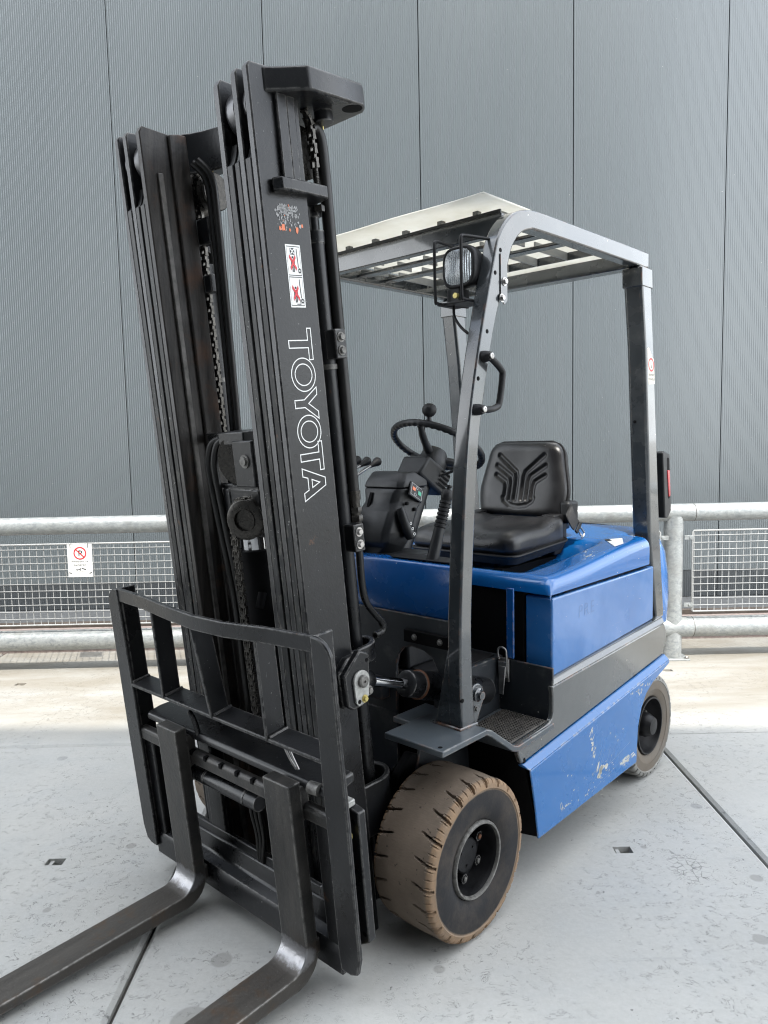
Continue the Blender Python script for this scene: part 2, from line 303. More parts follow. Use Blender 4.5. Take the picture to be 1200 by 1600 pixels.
# ------------------------------------------------------------------ geometry helpers
class G:
    """collects shapes, links them as ONE mesh object"""
    def __init__(s, f=None): s.v = []; s.fc = []; s.f = f or (lambda p: p)
    def add(s, pts, faces):
        b = len(s.v); s.v += [tuple(s.f(Vector(p))) for p in pts]; s.fc += [tuple(i + b for i in f) for f in faces]; return s
    def hexa(s, p):   # 4 bottom, 4 top, same order round
        return s.add(p, [(3, 2, 1, 0), (4, 5, 6, 7), (0, 1, 5, 4), (1, 2, 6, 5), (2, 3, 7, 6), (3, 0, 4, 7)])
    def box(s, x0, x1, y0, y1, z0, z1):
        return s.hexa([(x0, y0, z0), (x1, y0, z0), (x1, y1, z0), (x0, y1, z0), (x0, y0, z1), (x1, y0, z1), (x1, y1, z1), (x0, y1, z1)])
    def prism(s, poly, ax, a, b):
        def q(p, h): return {0: (h, p[0], p[1]), 1: (p[0], h, p[1]), 2: (p[0], p[1], h)}[ax]
        n = len(poly)
        return s.add([q(p, a) for p in poly] + [q(p, b) for p in poly],
                     [tuple(range(n - 1, -1, -1)), tuple(range(n, 2 * n))] + [(i, (i + 1) % n, n + (i + 1) % n, n + i) for i in range(n)])
    def loft(s, rings, caps=True, closed=False):
        n = len(rings[0]); m = len(rings); fs = []
        for j in range(m if closed else m - 1):
            for i in range(n):
                a, b = j * n, ((j + 1) % m) * n; fs.append((a + i, a + (i + 1) % n, b + (i + 1) % n, b + i))
        if caps and not closed: fs += [tuple(range(n - 1, -1, -1)), tuple(range((m - 1) * n, m * n))]
        return s.add([p for r in rings for p in r], fs)
    def tube(s, path, r, n=10, closed=False, caps=True):
        P = [Vector(p) for p in path]; rr = r if isinstance(r, list) else [r] * len(P); rings = []; up = None
        for i, p in enumerate(P):
            a = P[i - 1] if (i > 0 or closed) else p; b = P[(i + 1) % len(P)] if (i < len(P) - 1 or closed) else p
            t = (b - a).normalized()
            if up is None: up = t.orthogonal().normalized()
            up = (up - t * up.dot(t)).normalized(); w = t.cross(up)
            rings.append([p + (up * cos(2 * pi * j / n) + w * sin(2 * pi * j / n)) * rr[i] for j in range(n)])
        return s.loft(rings, caps, closed)
    def cyl(s, p0, p1, r, r1=None, n=20): return s.tube([p0, p1], [r, r if r1 is None else r1], n)
    def lathe(s, prof, o, d, n=32, closed=False, open0=False):
        o, d = Vector(o), Vector(d).normalized(); u = d.orthogonal().normalized(); w = d.cross(u)
        return s.loft([[o + d * h + (u * cos(2 * pi * j / n) + w * sin(2 * pi * j / n)) * max(r, 1e-5) for j in range(n)] for r, h in prof], False if open0 else not closed, closed)
    def hexnut(s, o, d, r, h):
        return s.lathe([(r * .98, 0), (r, h * .15), (r, h * .8), (r * .86, h)], o, d, 6)
    def bolt(s, o, d, r):
        d = Vector(d).normalized(); s.lathe([(r * 1.45, 0), (r * 1.45, r * .25)], o, d, 16); return s.hexnut(Vector(o) + d * r * .25, d, r, r * .8)
    def rbox(s, c, h, r, n=6, fn=None):
        """rounded box: centre, half sizes, corner radius; fn bends the points"""
        c = Vector(c); h = Vector(h); r = min(r, *h); inn = h - Vector((r, r, r)); idx = {}; pts = []; fs = []
        def gv(a, i, j, k):
            key = (round(a[i], 5), round(a[j], 5), round(a[k], 5)); return key
        def grid(ax, sg):
            u, v = [(1, 2), (2, 0), (0, 1)][ax]
            for i in range(n):
                for j in range(n):
                    q = []
                    for (di, dj) in ((0, 0), (1, 0), (1, 1), (0, 1)):
                        p = [0, 0, 0]; p[ax] = sg
                        p[u] = math.tan((2 * (i + di) / n - 1) * pi / 4); p[v] = math.tan((2 * (j + dj) / n - 1) * pi / 4)
                        key = tuple(round(x, 4) for x in p)
                        if key not in idx:
                            P = Vector((p[0] * h.x, p[1] * h.y, p[2] * h.z))
                            # spread the grid so that corners get points
                            Q = Vector([max(-inn[t], min(inn[t], P[t])) for t in range(3)]); d = Vector(p).normalized()
                            D = P - Q; D = D.normalized() if D.length > 1e-9 else d
                            R = Q + D * r
                            if fn: R = Vector(fn(R))
                            idx[key] = len(pts); pts.append(R + c)
                        q.append(idx[key])
                    fs.append(tuple(q if sg > 0 else q[::-1]))
        for ax in range(3):
            for sg in (-1, 1): grid(ax, sg)
        return s.add(pts, fs)
    def grid(s, fn, nu, nv, th=None):
        pts = [fn(i / nu, j / nv) for j in range(nv + 1) for i in range(nu + 1)]
        return s.add(pts, [(j * (nu + 1) + i, j * (nu + 1) + i + 1, (j + 1) * (nu + 1) + i + 1, (j + 1) * (nu + 1) + i) for j in range(nv) for i in range(nu)])
    def ribbon(s, pts, w, m, closed=True):
        """flat line of width w along 2-D points, m maps (u, v) to 3-D"""
        n = len(pts); P = [Vector(p) for p in pts]; L, R = [], []
        for i, p in enumerate(P):
            a = P[i - 1] if (i > 0 or closed) else p; b = P[(i + 1) % n] if (i < n - 1 or closed) else p
            d0 = (p - a).normalized() if (p - a).length > 1e-9 else (b - p).normalized(); d1 = (b - p).normalized() if (b - p).length > 1e-9 else d0
            n0 = Vector((-d0.y, d0.x)); n1 = Vector((-d1.y, d1.x)); q = n0 + n1
            q = q.normalized() if q.length > 1e-6 else n0; k = w / 2 / max(.35, q.dot(n0)); L.append(p + q * k); R.append(p - q * k)
        return s.add([m(*p) for p in L] + [m(*p) for p in R], [(i, (i + 1) % n, n + (i + 1) % n, n + i) for i in range(n if closed else n - 1)])
    def flat(s, poly, m): return s.add([m(*p) for p in poly], [tuple(range(len(poly)))])
    def obj(s, name, mat, parent=None, bevel=0., seg=2, smooth=35, label=None, kind=None, recalc=True, weld=False):
        me = bpy.data.meshes.new(name); me.from_pydata(s.v, [], s.fc)
        bm = bmesh.new(); bm.from_mesh(me)
        if weld: bmesh.ops.remove_doubles(bm, verts=bm.verts, dist=1e-5)
        if recalc: bmesh.ops.recalc_face_normals(bm, faces=bm.faces)
        bm.to_mesh(me); bm.free()
        me.polygons.foreach_set('use_smooth', [True] * len(me.polygons)); me.set_sharp_from_angle(angle=rad(smooth))
        me.materials.append(MT[mat] if isinstance(mat, str) else mat)
        o = bpy.data.objects.new(name, me); COL.objects.link(o)
        if parent: o.parent = parent
        if bevel:
            b = o.modifiers.new("edge", 'BEVEL'); b.width = bevel; b.segments = seg; b.limit_method = 'ANGLE'; b.angle_limit = rad(38); b.harden_normals = False
        if label: o['label'] = label
        if kind: o['kind'] = kind
        return o
def empty(name, parent=None, loc=(0, 0, 0), rotz=0.):
    o = bpy.data.objects.new(name, None); COL.objects.link(o); o.location = loc; o.rotation_euler = (0, 0, rotz); o.empty_display_size = .1
    if parent: o.parent = parent
    return o
def tag(o, label, cat, group=None):
    o['label'] = label; o['category'] = cat
    if group: o['group'] = group
    return o
def dup(o, parent=None, loc=None):
    c = o.copy(); COL.objects.link(c)
    if parent: c.parent = parent
    if loc is not None: c.location = loc
    for ch in list(o.children): dup(ch, c)
    return c
def text_polys(s, size, align='CENTER', space=1.):
    cu = bpy.data.curves.new("t", 'FONT'); cu.body = s; cu.size = size; cu.align_x = align; cu.resolution_u = 3; cu.space_character = space
    o = bpy.data.objects.new("t", cu); COL.objects.link(o)
    me = o.to_mesh(); v = [tuple(p.co) for p in me.vertices]; f = [tuple(p.vertices) for p in me.polygons]
    o.to_mesh_clear(); bpy.data.objects.remove(o); bpy.data.curves.remove(cu)
    return v, f
def put_text(g, s, size, m, align='CENTER', space=1.):
    v, f = text_polys(s, size, align, space); return g.add([m(p[0], p[1]) for p in v], f)
def circ(cx, cy, r, n=24, ry=None): return [(cx + r * cos(2 * pi * i / n), cy + (ry or r) * sin(2 * pi * i / n)) for i in range(n)]
def sm(x, a, b):
    t = max(0., min(1., (x - a) / (b - a))); return t * t * (3 - 2 * t)
def spline(pts, k=6):
    P = [Vector(p) for p in pts]; out = []
    for i in range(len(P) - 1):
        a, b, c, d = P[max(i - 1, 0)], P[i], P[i + 1], P[min(i + 2, len(P) - 1)]
        for j in range(k):
            t = j / k; out.append(.5 * ((2 * b) + (c - a) * t + (2 * a - 5 * b + 4 * c - d) * t * t + (3 * b - a - 3 * c + d) * t ** 3))
    return out + [P[-1]]

# ------------------------------------------------------------------ ground: cast concrete slabs with open joints
SLAB = 1.925; GX0, GY0 = -0.70, 3.405
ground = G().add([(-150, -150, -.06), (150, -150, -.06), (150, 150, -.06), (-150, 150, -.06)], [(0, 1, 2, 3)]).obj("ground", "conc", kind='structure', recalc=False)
G().add([(-10, -5, -.022), (16, -5, -.022), (16, 5.3, -.022), (-10, 5.3, -.022)], [(0, 1, 2, 3)]).obj("joint_filling", "soil", ground, recalc=False)
def slab_mesh():
    j = .0065; a = SLAB - j; xs = [j, j + .012, .41, .47, a - .47 + j, a - .41 + j, a - .012, a]; ys = [j, j + .012, .915, .955, a - .012, a]
    g = G(); pts = []; nx, ny = len(xs), len(ys)
    for iy, y in enumerate(ys):
        for ix, x in enumerate(xs):
            e = ix in (0, nx - 1) or iy in (0, ny - 1); pts.append((x, y, -.009 if e else 0.))
    fs = [(iy * nx + ix, iy * nx + ix + 1, (iy + 1) * nx + ix + 1, (iy + 1) * nx + ix) for iy in range(ny - 1) for ix in range(nx - 1) if not (iy == 2 and ix in (2, 4))]
    g.add(pts, fs)
    for x0, x1 in ((xs[2], xs[3]), (xs[4], xs[5])):                # the two lifting pockets
        y0, y1 = ys[2], ys[3]; q = [(x0, y0), (x1, y0), (x1, y1), (x0, y1)]
        g.add([(*p, 0) for p in q] + [(p[0], p[1], -.035) for p in q], [(4, 5, 6, 7)] + [(i, 4 + i, 4 + (i + 1) % 4, (i + 1) % 4) for i in range(4)])
        g.box(x0 + .008, x0 + .02, y0 + .002, y1 - .002, -.02, -.008)
    for p, q in (((j, j), (a, j)), ((a, j), (a, a)), ((a, a), (j, a)), ((j, a), (j, j))):
        g.add([(*p, -.009), (*q, -.009), (*q, -.06), (*p, -.06)], [(0, 3, 2, 1)])
    return g
slab0 = None
for iy in range(-3, 1):
    for ix in range(-4, 9):
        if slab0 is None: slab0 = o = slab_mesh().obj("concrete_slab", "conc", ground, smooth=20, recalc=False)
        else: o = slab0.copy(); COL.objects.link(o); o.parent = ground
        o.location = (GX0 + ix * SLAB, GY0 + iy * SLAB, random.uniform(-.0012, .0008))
G().box(-9, 9, 5.02, 5.31, -.05, .10).obj("kerb", "pink", bevel=.006, kind='structure')
G().box(-9, 9, 5.312, 5.345, -.05, .136).obj("kerb_edge", "brown", bevel=.004, kind='structure')
G().box(-9, 9, 5.347, 5.80, -.05, .132).obj("pavement", "darkpave", kind='structure')

# ------------------------------------------------------------------ the clad hall behind the rail
WY = 5.75; PW = 1.132; WX0 = .326
hall = tag(empty("industrial_hall", loc=(0, WY, 0)), "tall hall clad in finely ribbed grey metal panels behind the pipe rail", "building")
def rib_panel(z0, z1, y=0.):
    n = 70; w = PW - .007; p = w / n; g = G(); xs = []; d = .0026
    for i in range(n):
        b = i * p
        xs += [(b, 0.), (b + p * .34, 0.), (b + p * .5, -d), (b + p * .84, -d)]
    xs.append((w, 0.)); k = len(xs)
    pts = [(x, y + q, z) for z in (z0, z1) for x, q in xs]
    g.add(pts, [(i, i + 1, k + i + 1, k + i) for i in range(k - 1)])
    g.add([(0, y, z0), (0, y + .05, z0), (0, y + .05, z1), (0, y, z1), (w, y, z0), (w, y + .05, z0), (w, y + .05, z1), (w, y, z1)], [(0, 1, 2, 3), (5, 4, 7, 6)])
    return g
pan = rib_panel(.345, 7.2).obj("wall_panel", "wall", hall, smooth=10, recalc=False)
pli = rib_panel(.137, .343, .004).obj("plinth_panel", "plinth", hall, smooth=10, recalc=False)
pan.location.x = pli.location.x = WX0 - 7 * PW
for i in range(-6, 4):
    for src in (pan, pli):
        o = src.copy(); COL.objects.link(o); o.parent = hall; o.location.x = WX0 + i * PW
G().box(-9, 4.85, .055, 6, -.05, 7.15).obj("wall", "trim", hall)
G().box(-9, 4.87, -.03, 6, 7.2, 7.4).obj("roof", "trim", hall, bevel=.01)
# facing building behind the camera: it keeps the yard in shade
BX, BY, BA, BH = 1.10, -3.0, -.052, 11.0
BR = 4.2
back = tag(empty("yard_building", loc=(BX, BY, 0), rotz=BA), "rendered grey building facing the yard, opposite the clad hall", "building")
G().box(-16, BR, -9, 0, -.05, BH).obj("wall", "render", back)
G().box(-16.1, BR + .05, -9.1, .04, BH, BH + .05).obj("roof", "trim", back)
for x in (-13, -9.5, -5.5):
    d = G().box(x, x + 3.2, .01, .06, -.05, 3.6).obj("sectional_door", "door", back, bevel=.005)
    for k in range(6): G().box(x + .05, x + 3.15, .06, .075, .08 + k * .58, .6 + k * .58).obj("door_panel", "door", d, bevel=.008)
for x in range(-14, 2, 4):
    w = G().box(x, x + 1.8, .005, .05, 6.0, 7.4).obj("window", "trim", back, bevel=.005)
    G().box(x + .07, x + 1.73, .05, .056, 6.07, 7.33).obj("pane", "rubber", w)

# ------------------------------------------------------------------ pipe rail with wire mesh
RY = 4.60
rail = tag(empty("guard_rail", loc=(0, RY, 0)), "galvanised pipe crash rail with white wire mesh infill along the hall", "fence")
POSTS = [-6.28, -3.59, -.90, 1.79, 4.48, 7.17]
g = G(); g.cyl((0, 0, .012), (0, 0, .895), .0575, n=28)
post0 = g.obj("post", "galv", rail, smooth=50)
bp = G().prism([(-.085, -.085), (.085, -.085), (.085, .06), (.06, .085), (-.085, .085)], 2, -.002, .012).obj("base_plate", "galv", post0, bevel=.003)
for x in (-.068, .068):
    for y in (-.066, .055): G().bolt((x, y, .012), (0, 0, 1), .011).obj("anchor_bolt", "steel", post0)
for zc in (.766, .346):
    for sg in (-1, 1):
        g = G(); g.box(min(sg * .05, sg * .105), max(sg * .05, sg * .105), -.055, -.047, zc - .013, zc + .013); g.cyl((sg * .085, -.047, zc), (sg * .085, -.063, zc), .008, n=8); g.obj("mesh_clamp", "galv", post0, bevel=.001)
for i, x in enumerate(POSTS):
    p = post0 if i == 0 else dup(post0, rail); p.location = (x, 0, 0)
g = G(); g.tube([(-8.6, 0, .916), (-4, 0, .916), (0, 0, .916), (4, 0, .916), (8.6, 0, .916)], .054, 28); g.obj("top_rail", "galv", rail, smooth=50)
g = G(); g.tube([(-8.6, 0, .197), (-4, 0, .197), (0, 0, .197), (4, 0, .197), (8.6, 0, .197)], .0632, 28); g.obj("bottom_rail", "galv", rail, smooth=50)
for x in POSTS:
    for sg in (-1, 1):
        for zc, r in ((.916, .0546), (.197, .0638)): G().tube([(x + sg * .118, 0, zc), (x + sg * .1215, 0, zc)], r, 28, caps=False).obj("joint_ring", "brown", rail, smooth=50)
def mesh_panel(x0, x1):
    z0, z1, y = .305, .808, -.05; h = .0433
    m = G(); q = [(x0, y, z0), (x1, y, z0), (x1, y, z1), (x0, y, z1)]
    m.tube([(x0 + .008, y, z0), (x1 - .008, y, z0), (x1, y, z0 + .008), (x1, y, z1 - .008), (x1 - .008, y, z1), (x0 + .008, y, z1), (x0, y, z1 - .008), (x0, y, z0 + .008)], .0052, 8, closed=True)
    fr = m.obj("mesh_panel", "wire", rail, smooth=60)
    w = G(); n = int((x1 - x0) / h); e = ((x1 - x0) - n * h) / 2
    for i in range(n + 1):
        x = x0 + e + i * h
        if x0 + .01 < x < x1 - .01: w.tube([(x + random.uniform(-.0012, .0012), y + .003, z0), (x + random.uniform(-.0015, .0015), y + .003, (z0 + z1) / 2), (x + random.uniform(-.0012, .0012), y + .003, z1)], .0024, 5)
    for k in range(1, 12):
        z = z0 - .003 + k * h
        w.tube([(x0 + (x1 - x0) * t / 6, y - .002, z + random.uniform(-.0012, .0012)) for t in range(7)], .0024, 5)
    w.obj("wire", "wire", fr, smooth=60, kind='stuff')
for i in range(len(POSTS) - 1): mesh_panel(POSTS[i] + .1, POSTS[i + 1] - .1)

# ------------------------------------------------------------------ no parking sign tied to the mesh
sg = tag(empty("no_parking_sign", loc=(-1.866, RY - .064, .6045)), "white no parking sign with red ring wired to the mesh panel", "sign")
S = lambda u, v, d=0.: (u, -.004 - d, v)
G().box(-.0755, .0755, -.003, 0, 0, .2015).obj("board", "white", sg, bevel=.0008)
g = G(); g.ribbon(circ(.0025, .147, .0355, 40), .0075, lambda u, v: S(u, v)); g.ribbon([(-.0205, .170), (.0255, .124)], .006, lambda u, v: S(u, v, .0012), False); g.obj("red_ring", "red", sg, recalc=False)
g = G(); put_text(g, "P", .052, lambda u, v: S(u + .0035, v + .129, .0006)); put_text(g, "Verboden te", .0185, lambda u, v: S(u - .002, v + .0915), space=1.08); put_text(g, "parkeren", .0185, lambda u, v: S(u - .001, v + .0695), space=1.08)
g.flat([(-.027, .044), (.004, .044), (.004, .0475), (-.027, .0475)], S); g.ribbon([(-.006, .047), (.005, .058)], .0025, S, False); g.ribbon([(.009, .054), (.034, .0455)], .0055, S, False); g.flat(circ(-.02, .043, .003, 10), S); g.flat(circ(.0, .043, .003, 10), S)
g.obj("lettering", "ink", sg, recalc=False)
g = G(); put_text(g, "wegsleepregeling", .0085, lambda u, v: S(u, v + .0315)); put_text(g, "van kracht", .0085, lambda u, v: S(u, v + .0215)); g.obj("small_lettering", "pale", sg, recalc=False)
for x in (-.055, .052): G().tube([(x, -.0045, .181), (x, -.006, .2), (x, .003, .2065)], .0016, 6).obj("tie_wire", "rubber", sg)
G().tube([(-.076, .004, .034), (-.066, -.005, .028), (-.052, -.0045, .025)], .0018, 6).obj("tie_wire", "rubber", sg)
G().tube([(.076, .004, .032), (.066, -.005, .027), (.055, -.0045, .023)], .0018, 6).obj("tie_wire", "rubber", sg)

# ================================================================== FORKLIFT  (x = to its left, y = rearwards, z = up)
HD = 0.75092
truck = empty("forklift", loc=(1.62 * sin(HD) - 1.72 * cos(HD), 1.62 * cos(HD) + 1.72 * sin(HD), 0), rotz=-HD)
tag(truck, "blue and grey electric forklift with a black mast tilted forward", "forklift")
TH = rad(5.5)
def MP(p): return Vector((p[0], p[1] * cos(TH) - p[2] * sin(TH), p[1] * sin(TH) + p[2] * cos(TH)))   # mast frame: x, depth, height along the mast

# ------------------------------------------------------------------ wheels
def tyre(R, w, rr, n, depth, style):
    h = w / 2
    half = [(h - .024, rr), (h - .012, rr + .004), (h - .006, rr + .016), (h - .001, rr + .034), (h, R * .72), (h - .0005, R * .80), (h - .001, R * .872), (h + .0015, R * .884), (h + .001, R * .90), (h - .0005, R * .925), (h - .001, R * .945), (h - .004, R * .966), (h - .010, R * .984), (h - .02, R * .995)]
    mid = [((h - .036) * (1 - 2 * i / 22), R * (1 - .012 * abs(1 - 2 * i / 22) ** 3)) for i in range(23)]
    prof = half + mid + [(-x, r) for x, r in half[::-1]]
    per = 36 if style == 0 else 16
    N = n * per; pts = []; rnd = random.Random(3)
    jit = [rnd.uniform(-.05, .05) for _ in range(n * 2)]
    for i in range(N):
        th = 2 * pi * i / N
        for (x, r) in prof:
            d = 0.
            if r > R * .915:
                sd = 1 if x >= 0 else -1; s = abs(x) / h
                if style == 0:
                    u = i / per + sd * .25 - .42 * (s - .6)
                    k = math.floor(u + .5); dist = abs(u - k + jit[int(k) % n] * .15)
                    wd = .046 + .045 * sm(s, .70, 1.)
                    d = depth * sm(s, .40, .56) * (1 - sm(dist, wd * .6, wd))
                    if r < R * .985:                                   # ragged ribs on the shoulder
                        f = (u * 3) % 1.; d = max(d, .004 * (1 - sm(abs(f - .5), .05, .12)))
                else:
                    u = i / per + .5 * (sd > 0) + .25 * (s - .5); k = math.floor(u + .5); dist = abs(u - k)
                    wd = .15; d = depth * sm(s, .3, .45) * (1 - sm(dist, wd * .6, wd))
                if r < R * .935: d *= sm(r, R * .915, R * .935)
            q = r - d + rnd.uniform(-.0002, .0002)
            pts.append((x, q * cos(th), q * sin(th)))
    m = len(prof); g = G()
    g.add(pts, [(i * m + j, i * m + j + 1, ((i + 1) % N) * m + j + 1, ((i + 1) % N) * m + j) for i in range(N) for j in range(m - 1)])
    return g
def front_wheel(loc, flip):
    w = empty("front_wheel", truck, loc, pi if flip else 0.)
    tyre(.226, .206, .107, 22, .016, 0).obj("tyre", "tyre", w, smooth=38)
    h = .103
    g = G(); g.lathe([(.1065, h - .03), (.1085, h - .014), (.1065, h - .006), (.1015, h - .004), (.0985, h - .010), (.0965, h - .03), (.094, h - .058), (.09, h - .07), (.045, h - .072), (.02, h - .072), (0, h - .072)], (0, 0, 0), (1, 0, 0), 48, open0=True); g.obj("rim", "rim", w, smooth=50)
    g = G(); g.lathe([(.1088, h - .016), (.109, h - .008), (.1055, h - .0025), (.1005, h - .003), (.098, h - .011), (.1, h - .016)], (0, 0, 0), (1, 0, 0), 48, True); g.obj("rim_edge", "rimlip", w, smooth=60)
    g = G(); g.lathe([(.05, h - .074), (.05, h - .05), (.046, h - .045), (.0, h - .044)], (0, 0, 0), (1, 0, 0), 36)
    for k in range(3): g.cyl((h - .044, .03 * cos(k * 2.09 + .5), .03 * sin(k * 2.09 + .5)), (h - .0415, .03 * cos(k * 2.09 + .5), .03 * sin(k * 2.09 + .5)), .0035, n=8)
    g.obj("hub_cap", "rim", w, smooth=40)
    for k in range(6):
        a = rad(24) + k * pi / 3; o = Vector((h - .072, .07 * cos(a), .07 * sin(a)))
        g = G(); g.cyl(o, o + Vector((.006, 0, 0)), .0165, n=16); g.hexnut(o + Vector((.006, 0, 0)), (1, 0, 0), .0145, .017); nut = g.obj("wheel_nut", "rim", w, smooth=30)
        g = G(); g.ribbon([(.0138 * cos(q * pi / 3), .0138 * sin(q * pi / 3)) for q in range(6)], .0014, lambda u, v: o + Vector((.0233, u, v))); g.obj("worn_edge", "rimlip", nut, recalc=False)
        g = G(); g.lathe([(.007, 0), (.007, .005), (.004, .0062), (0, .0062)], o + Vector((.022, 0, 0)), (1, 0, 0), 14); g.obj("stud_end", "leafy" if k == 0 else "rimlip", nut)
    return w
front_wheel((.443, 0, .2255), False); front_wheel((-.443, 0, .2255), True)
def rear_wheel(loc, flip):
    w = empty("rear_wheel", truck, loc, pi if flip else 0.)
    tyre(.2105, .15, .118, 34, .012, 1).obj("tyre", "rtyre", w, smooth=38)
    h = .075
    g = G(); g.lathe([(.118, h - .03), (.1195, h - .012), (.117, h - .005), (.111, h - .005), (.108, h - .016), (.105, h - .035), (.098, h - .045), (.094, h - .06), (.088, h - .068), (.05, h - .07), (0, h - .07)], (0, 0, 0), (1, 0, 0), 48, open0=True); g.obj("rim", "rim", w, smooth=50)
    g = G(); g.lathe([(.05, h - .071), (.049, h - .02), (.043, h - .008), (.036, h + .004), (.034, h + .008), (0, h + .010)], (0, 0, 0), (1, 0, 0), 36); g.obj("hub_cap", "rim", w, smooth=40)
    for k in range(5):
        a = .35 + k * 2 * pi / 5; o = Vector((h - .07, .07 * cos(a), .07 * sin(a)))
        g = G(); g.cyl(o, o + Vector((.004, 0, 0)), .015, n=14); g.hexnut(o + Vector((.004, 0, 0)), (1, 0, 0), .012, .014); g.obj("wheel_nut", "rimlip", w, smooth=30)
rear_wheel((.409, 1.285, .2105), False); rear_wheel((-.409, 1.285, .2105), True)
G().cyl((-.33, 0, .2125), (.33, 0, .2125), .07).box(-.12, .12, -.1, .12, .12, .34).obj("front_axle", "dark", truck, bevel=.01)
G().cyl((-.36, 1.285, .2105), (.36, 1.285, .2105), .045).obj("rear_axle", "dark", truck)

# ------------------------------------------------------------------ chassis
cz = empty("chassis", truck)
g = G(); g.box(-.30, .30, .13, 1.44, .16, .655); g.box(-.385, .385, .478, 1.30, .42, .885); g.box(-.47, .47, .60, 1.30, .42, .883); g.box(-.40, .40, .36, 1.15, .125, .17); g.obj("inner_frame", "dark", cz)
for s in (1, -1):
    nm = (lambda p, s=s: Vector((p[0] * s, p[1], p[2])))
    # grey band with the cut out for the step
    g = G(nm); top = lambda y: .60 + (y - .446) * .0435; low = lambda y: .407 + (y - .26) * .1003
    prof = [(.236, .474), (.33, .479), (.405, .484), (.428, .488), (.441, .50), (.447, .52), (.447, .575), (.444, .602), (1.318, top(1.318)), (1.345, .60), (1.342, .56), (1.318, .53), (1.317, low(1.317)), (.262, low(.262)), (.245, .44)]
    g.prism(prof, 0, .497, .515)
    g.hexa([(.40, .449, .58), (.515, .449, top(.449) + .002), (.515, 1.325, top(1.325)), (.40, 1.325, .60), (.40, .452, .64), (.500, .449, top(.449) + .018), (.500, 1.335, top(1.335) + .022), (.40, 1.335, .66)])
    g.obj("grey_side_band", "band", cz, bevel=.004)
    # blue skirt
    g = G(nm); lw = lambda y: low(y)
    arch = [(1.02, .162), (1.022, .20), (1.032, .30), (1.06, .365), (1.10, .408), (1.16, .438), (1.24, .458), (1.318, .478)]
    prof = [(.272, lw(.272) - .019), (.283, .34), (.298, .27), (.31, .20), (.318, .152)] + arch + [(1.318, lw(1.318) - .021)]
    g.prism(prof, 0, .533, .540)
    g.hexa([(.50, .266, lw(.266) - .012), (.5400, .27, lw(.27) - .0195), (.5400, 1.318, lw(1.318) - .0215), (.50, 1.318, lw(1.318) - .012), (.50, .262, lw(.262) - .004), (.517, .262, lw(.262) - .002), (.517, 1.322, lw(1.322) - .002), (.50, 1.322, lw(1.322) - .004)])
    g.obj("blue_skirt", "skirt", cz, bevel=.004)
    if s > 0:
        rc = random.Random(21); ch = G(); sc_ = G()
        def shard(y, z, l, w, ang):
            n = rc.choice((5, 6, 7)); P = []
            for i in range(n):
                a = 2 * pi * i / n; r = rc.uniform(.55, 1.15); du, dv = l * r * cos(a), w * r * sin(a)
                P.append((y + du * cos(ang) - dv * sin(ang), z + du * sin(ang) + dv * cos(ang)))
            ch.flat(P, lambda u, v: (.5403, u, v))
        for y, z in ((.657, .395), (.660, .372), (.667, .353), (.672, .338), (.681, .322), (.676, .305)):
            for k in range(3): shard(y + rc.gauss(0, .006), z + rc.gauss(0, .005), rc.uniform(.004, .014), rc.uniform(.002, .006), rc.uniform(.5, 1.1))
        for k in range(13): shard(.724 + rc.gauss(0, .020), .236 + rc.gauss(0, .014), rc.uniform(.010, .027), rc.uniform(.005, .013), rc.uniform(-.2, 1.1))
        for k in range(40): shard(.72 + rc.gauss(0, .06), .215 + rc.gauss(0, .03), rc.uniform(.002, .008), rc.uniform(.001, .0025), rc.uniform(-.1, .9))
        for k in range(14): shard(.93 + rc.gauss(0, .03), .203 + rc.gauss(0, .006), rc.uniform(.008, .028), rc.uniform(.002, .006), rc.uniform(-.05, .25))
        for k in range(16): shard(1.06 + rc.gauss(0, .035), .440 + rc.gauss(0, .010), rc.uniform(.003, .010), rc.uniform(.002, .006), rc.uniform(0, 1.5))
        for y, z in ((.497, .295), (.522, .286), (.539, .231), (.57, .184), (.62, .182), (.641, .192), (.84, .32), (.86, .30), (.80, .345), (.90, .33)): shard(y, z, .006, .003, .4)
        for k in range(22): shard(rc.uniform(.455, .53), .200 - rc.uniform(0, .012), rc.uniform(.002, .006), rc.uniform(.001, .003), 0)
        for k in range(12): shard(rc.uniform(.45, .465), rc.uniform(.19, .225), rc.uniform(.002, .006), rc.uniform(.001, .003), 1.2)
        for y0, z0, y1, z1 in ((.733, .305, .63, .185), (.76, .30, .70, .225), (.80, .29, .755, .22), (.83, .285, .79, .23), (.70, .335, .665, .27), (.96, .262, .80, .235), (.90, .215, .66, .178)):
            sc_.ribbon([(y0, z0), ((y0 + y1) / 2 + .002, (z0 + z1) / 2), (y1, z1)], .0016, lambda u, v: (.5402, u, v), False)
        ch.obj("paint_chip", "chip", cz, recalc=False, kind='stuff'); sc_.obj("scratch", "scr", cz, recalc=False, kind='stuff')
    g = G(nm); g.hexa([(.30, .30, .13), (.536, .325, .155), (.53, .335, .155), (.30, .32, .13), (.30, .262, .47), (.512, .262, .46), (.512, .275, .46), (.30, .28, .47)]); g.box(.30, .525, .345, 1.0, .17, .38); g.obj("wheel_arch_lining", "dark", cz)
    g = G(nm); g.box(.44, .47, 1.0, 1.36, .44, .60); g.obj("rear_arch_lining", "dark", cz)
    # step: floor plate over the wheel, folded down to the tread
    g = G(nm); th = .018
    p = [(-.128, .575), (.075, .575), (.10, .565), (.215, .482), (.238, .474), (.446, .484)]
    top_ = p; bot = [(y - (.006 if i in (2, 3) else 0), z - th) for i, (y, z) in enumerate(p)][::-1]
    g.prism(top_ + bot, 0, .31, .521)
    g.obj("step_plate", "plate", cz, bevel=.003)
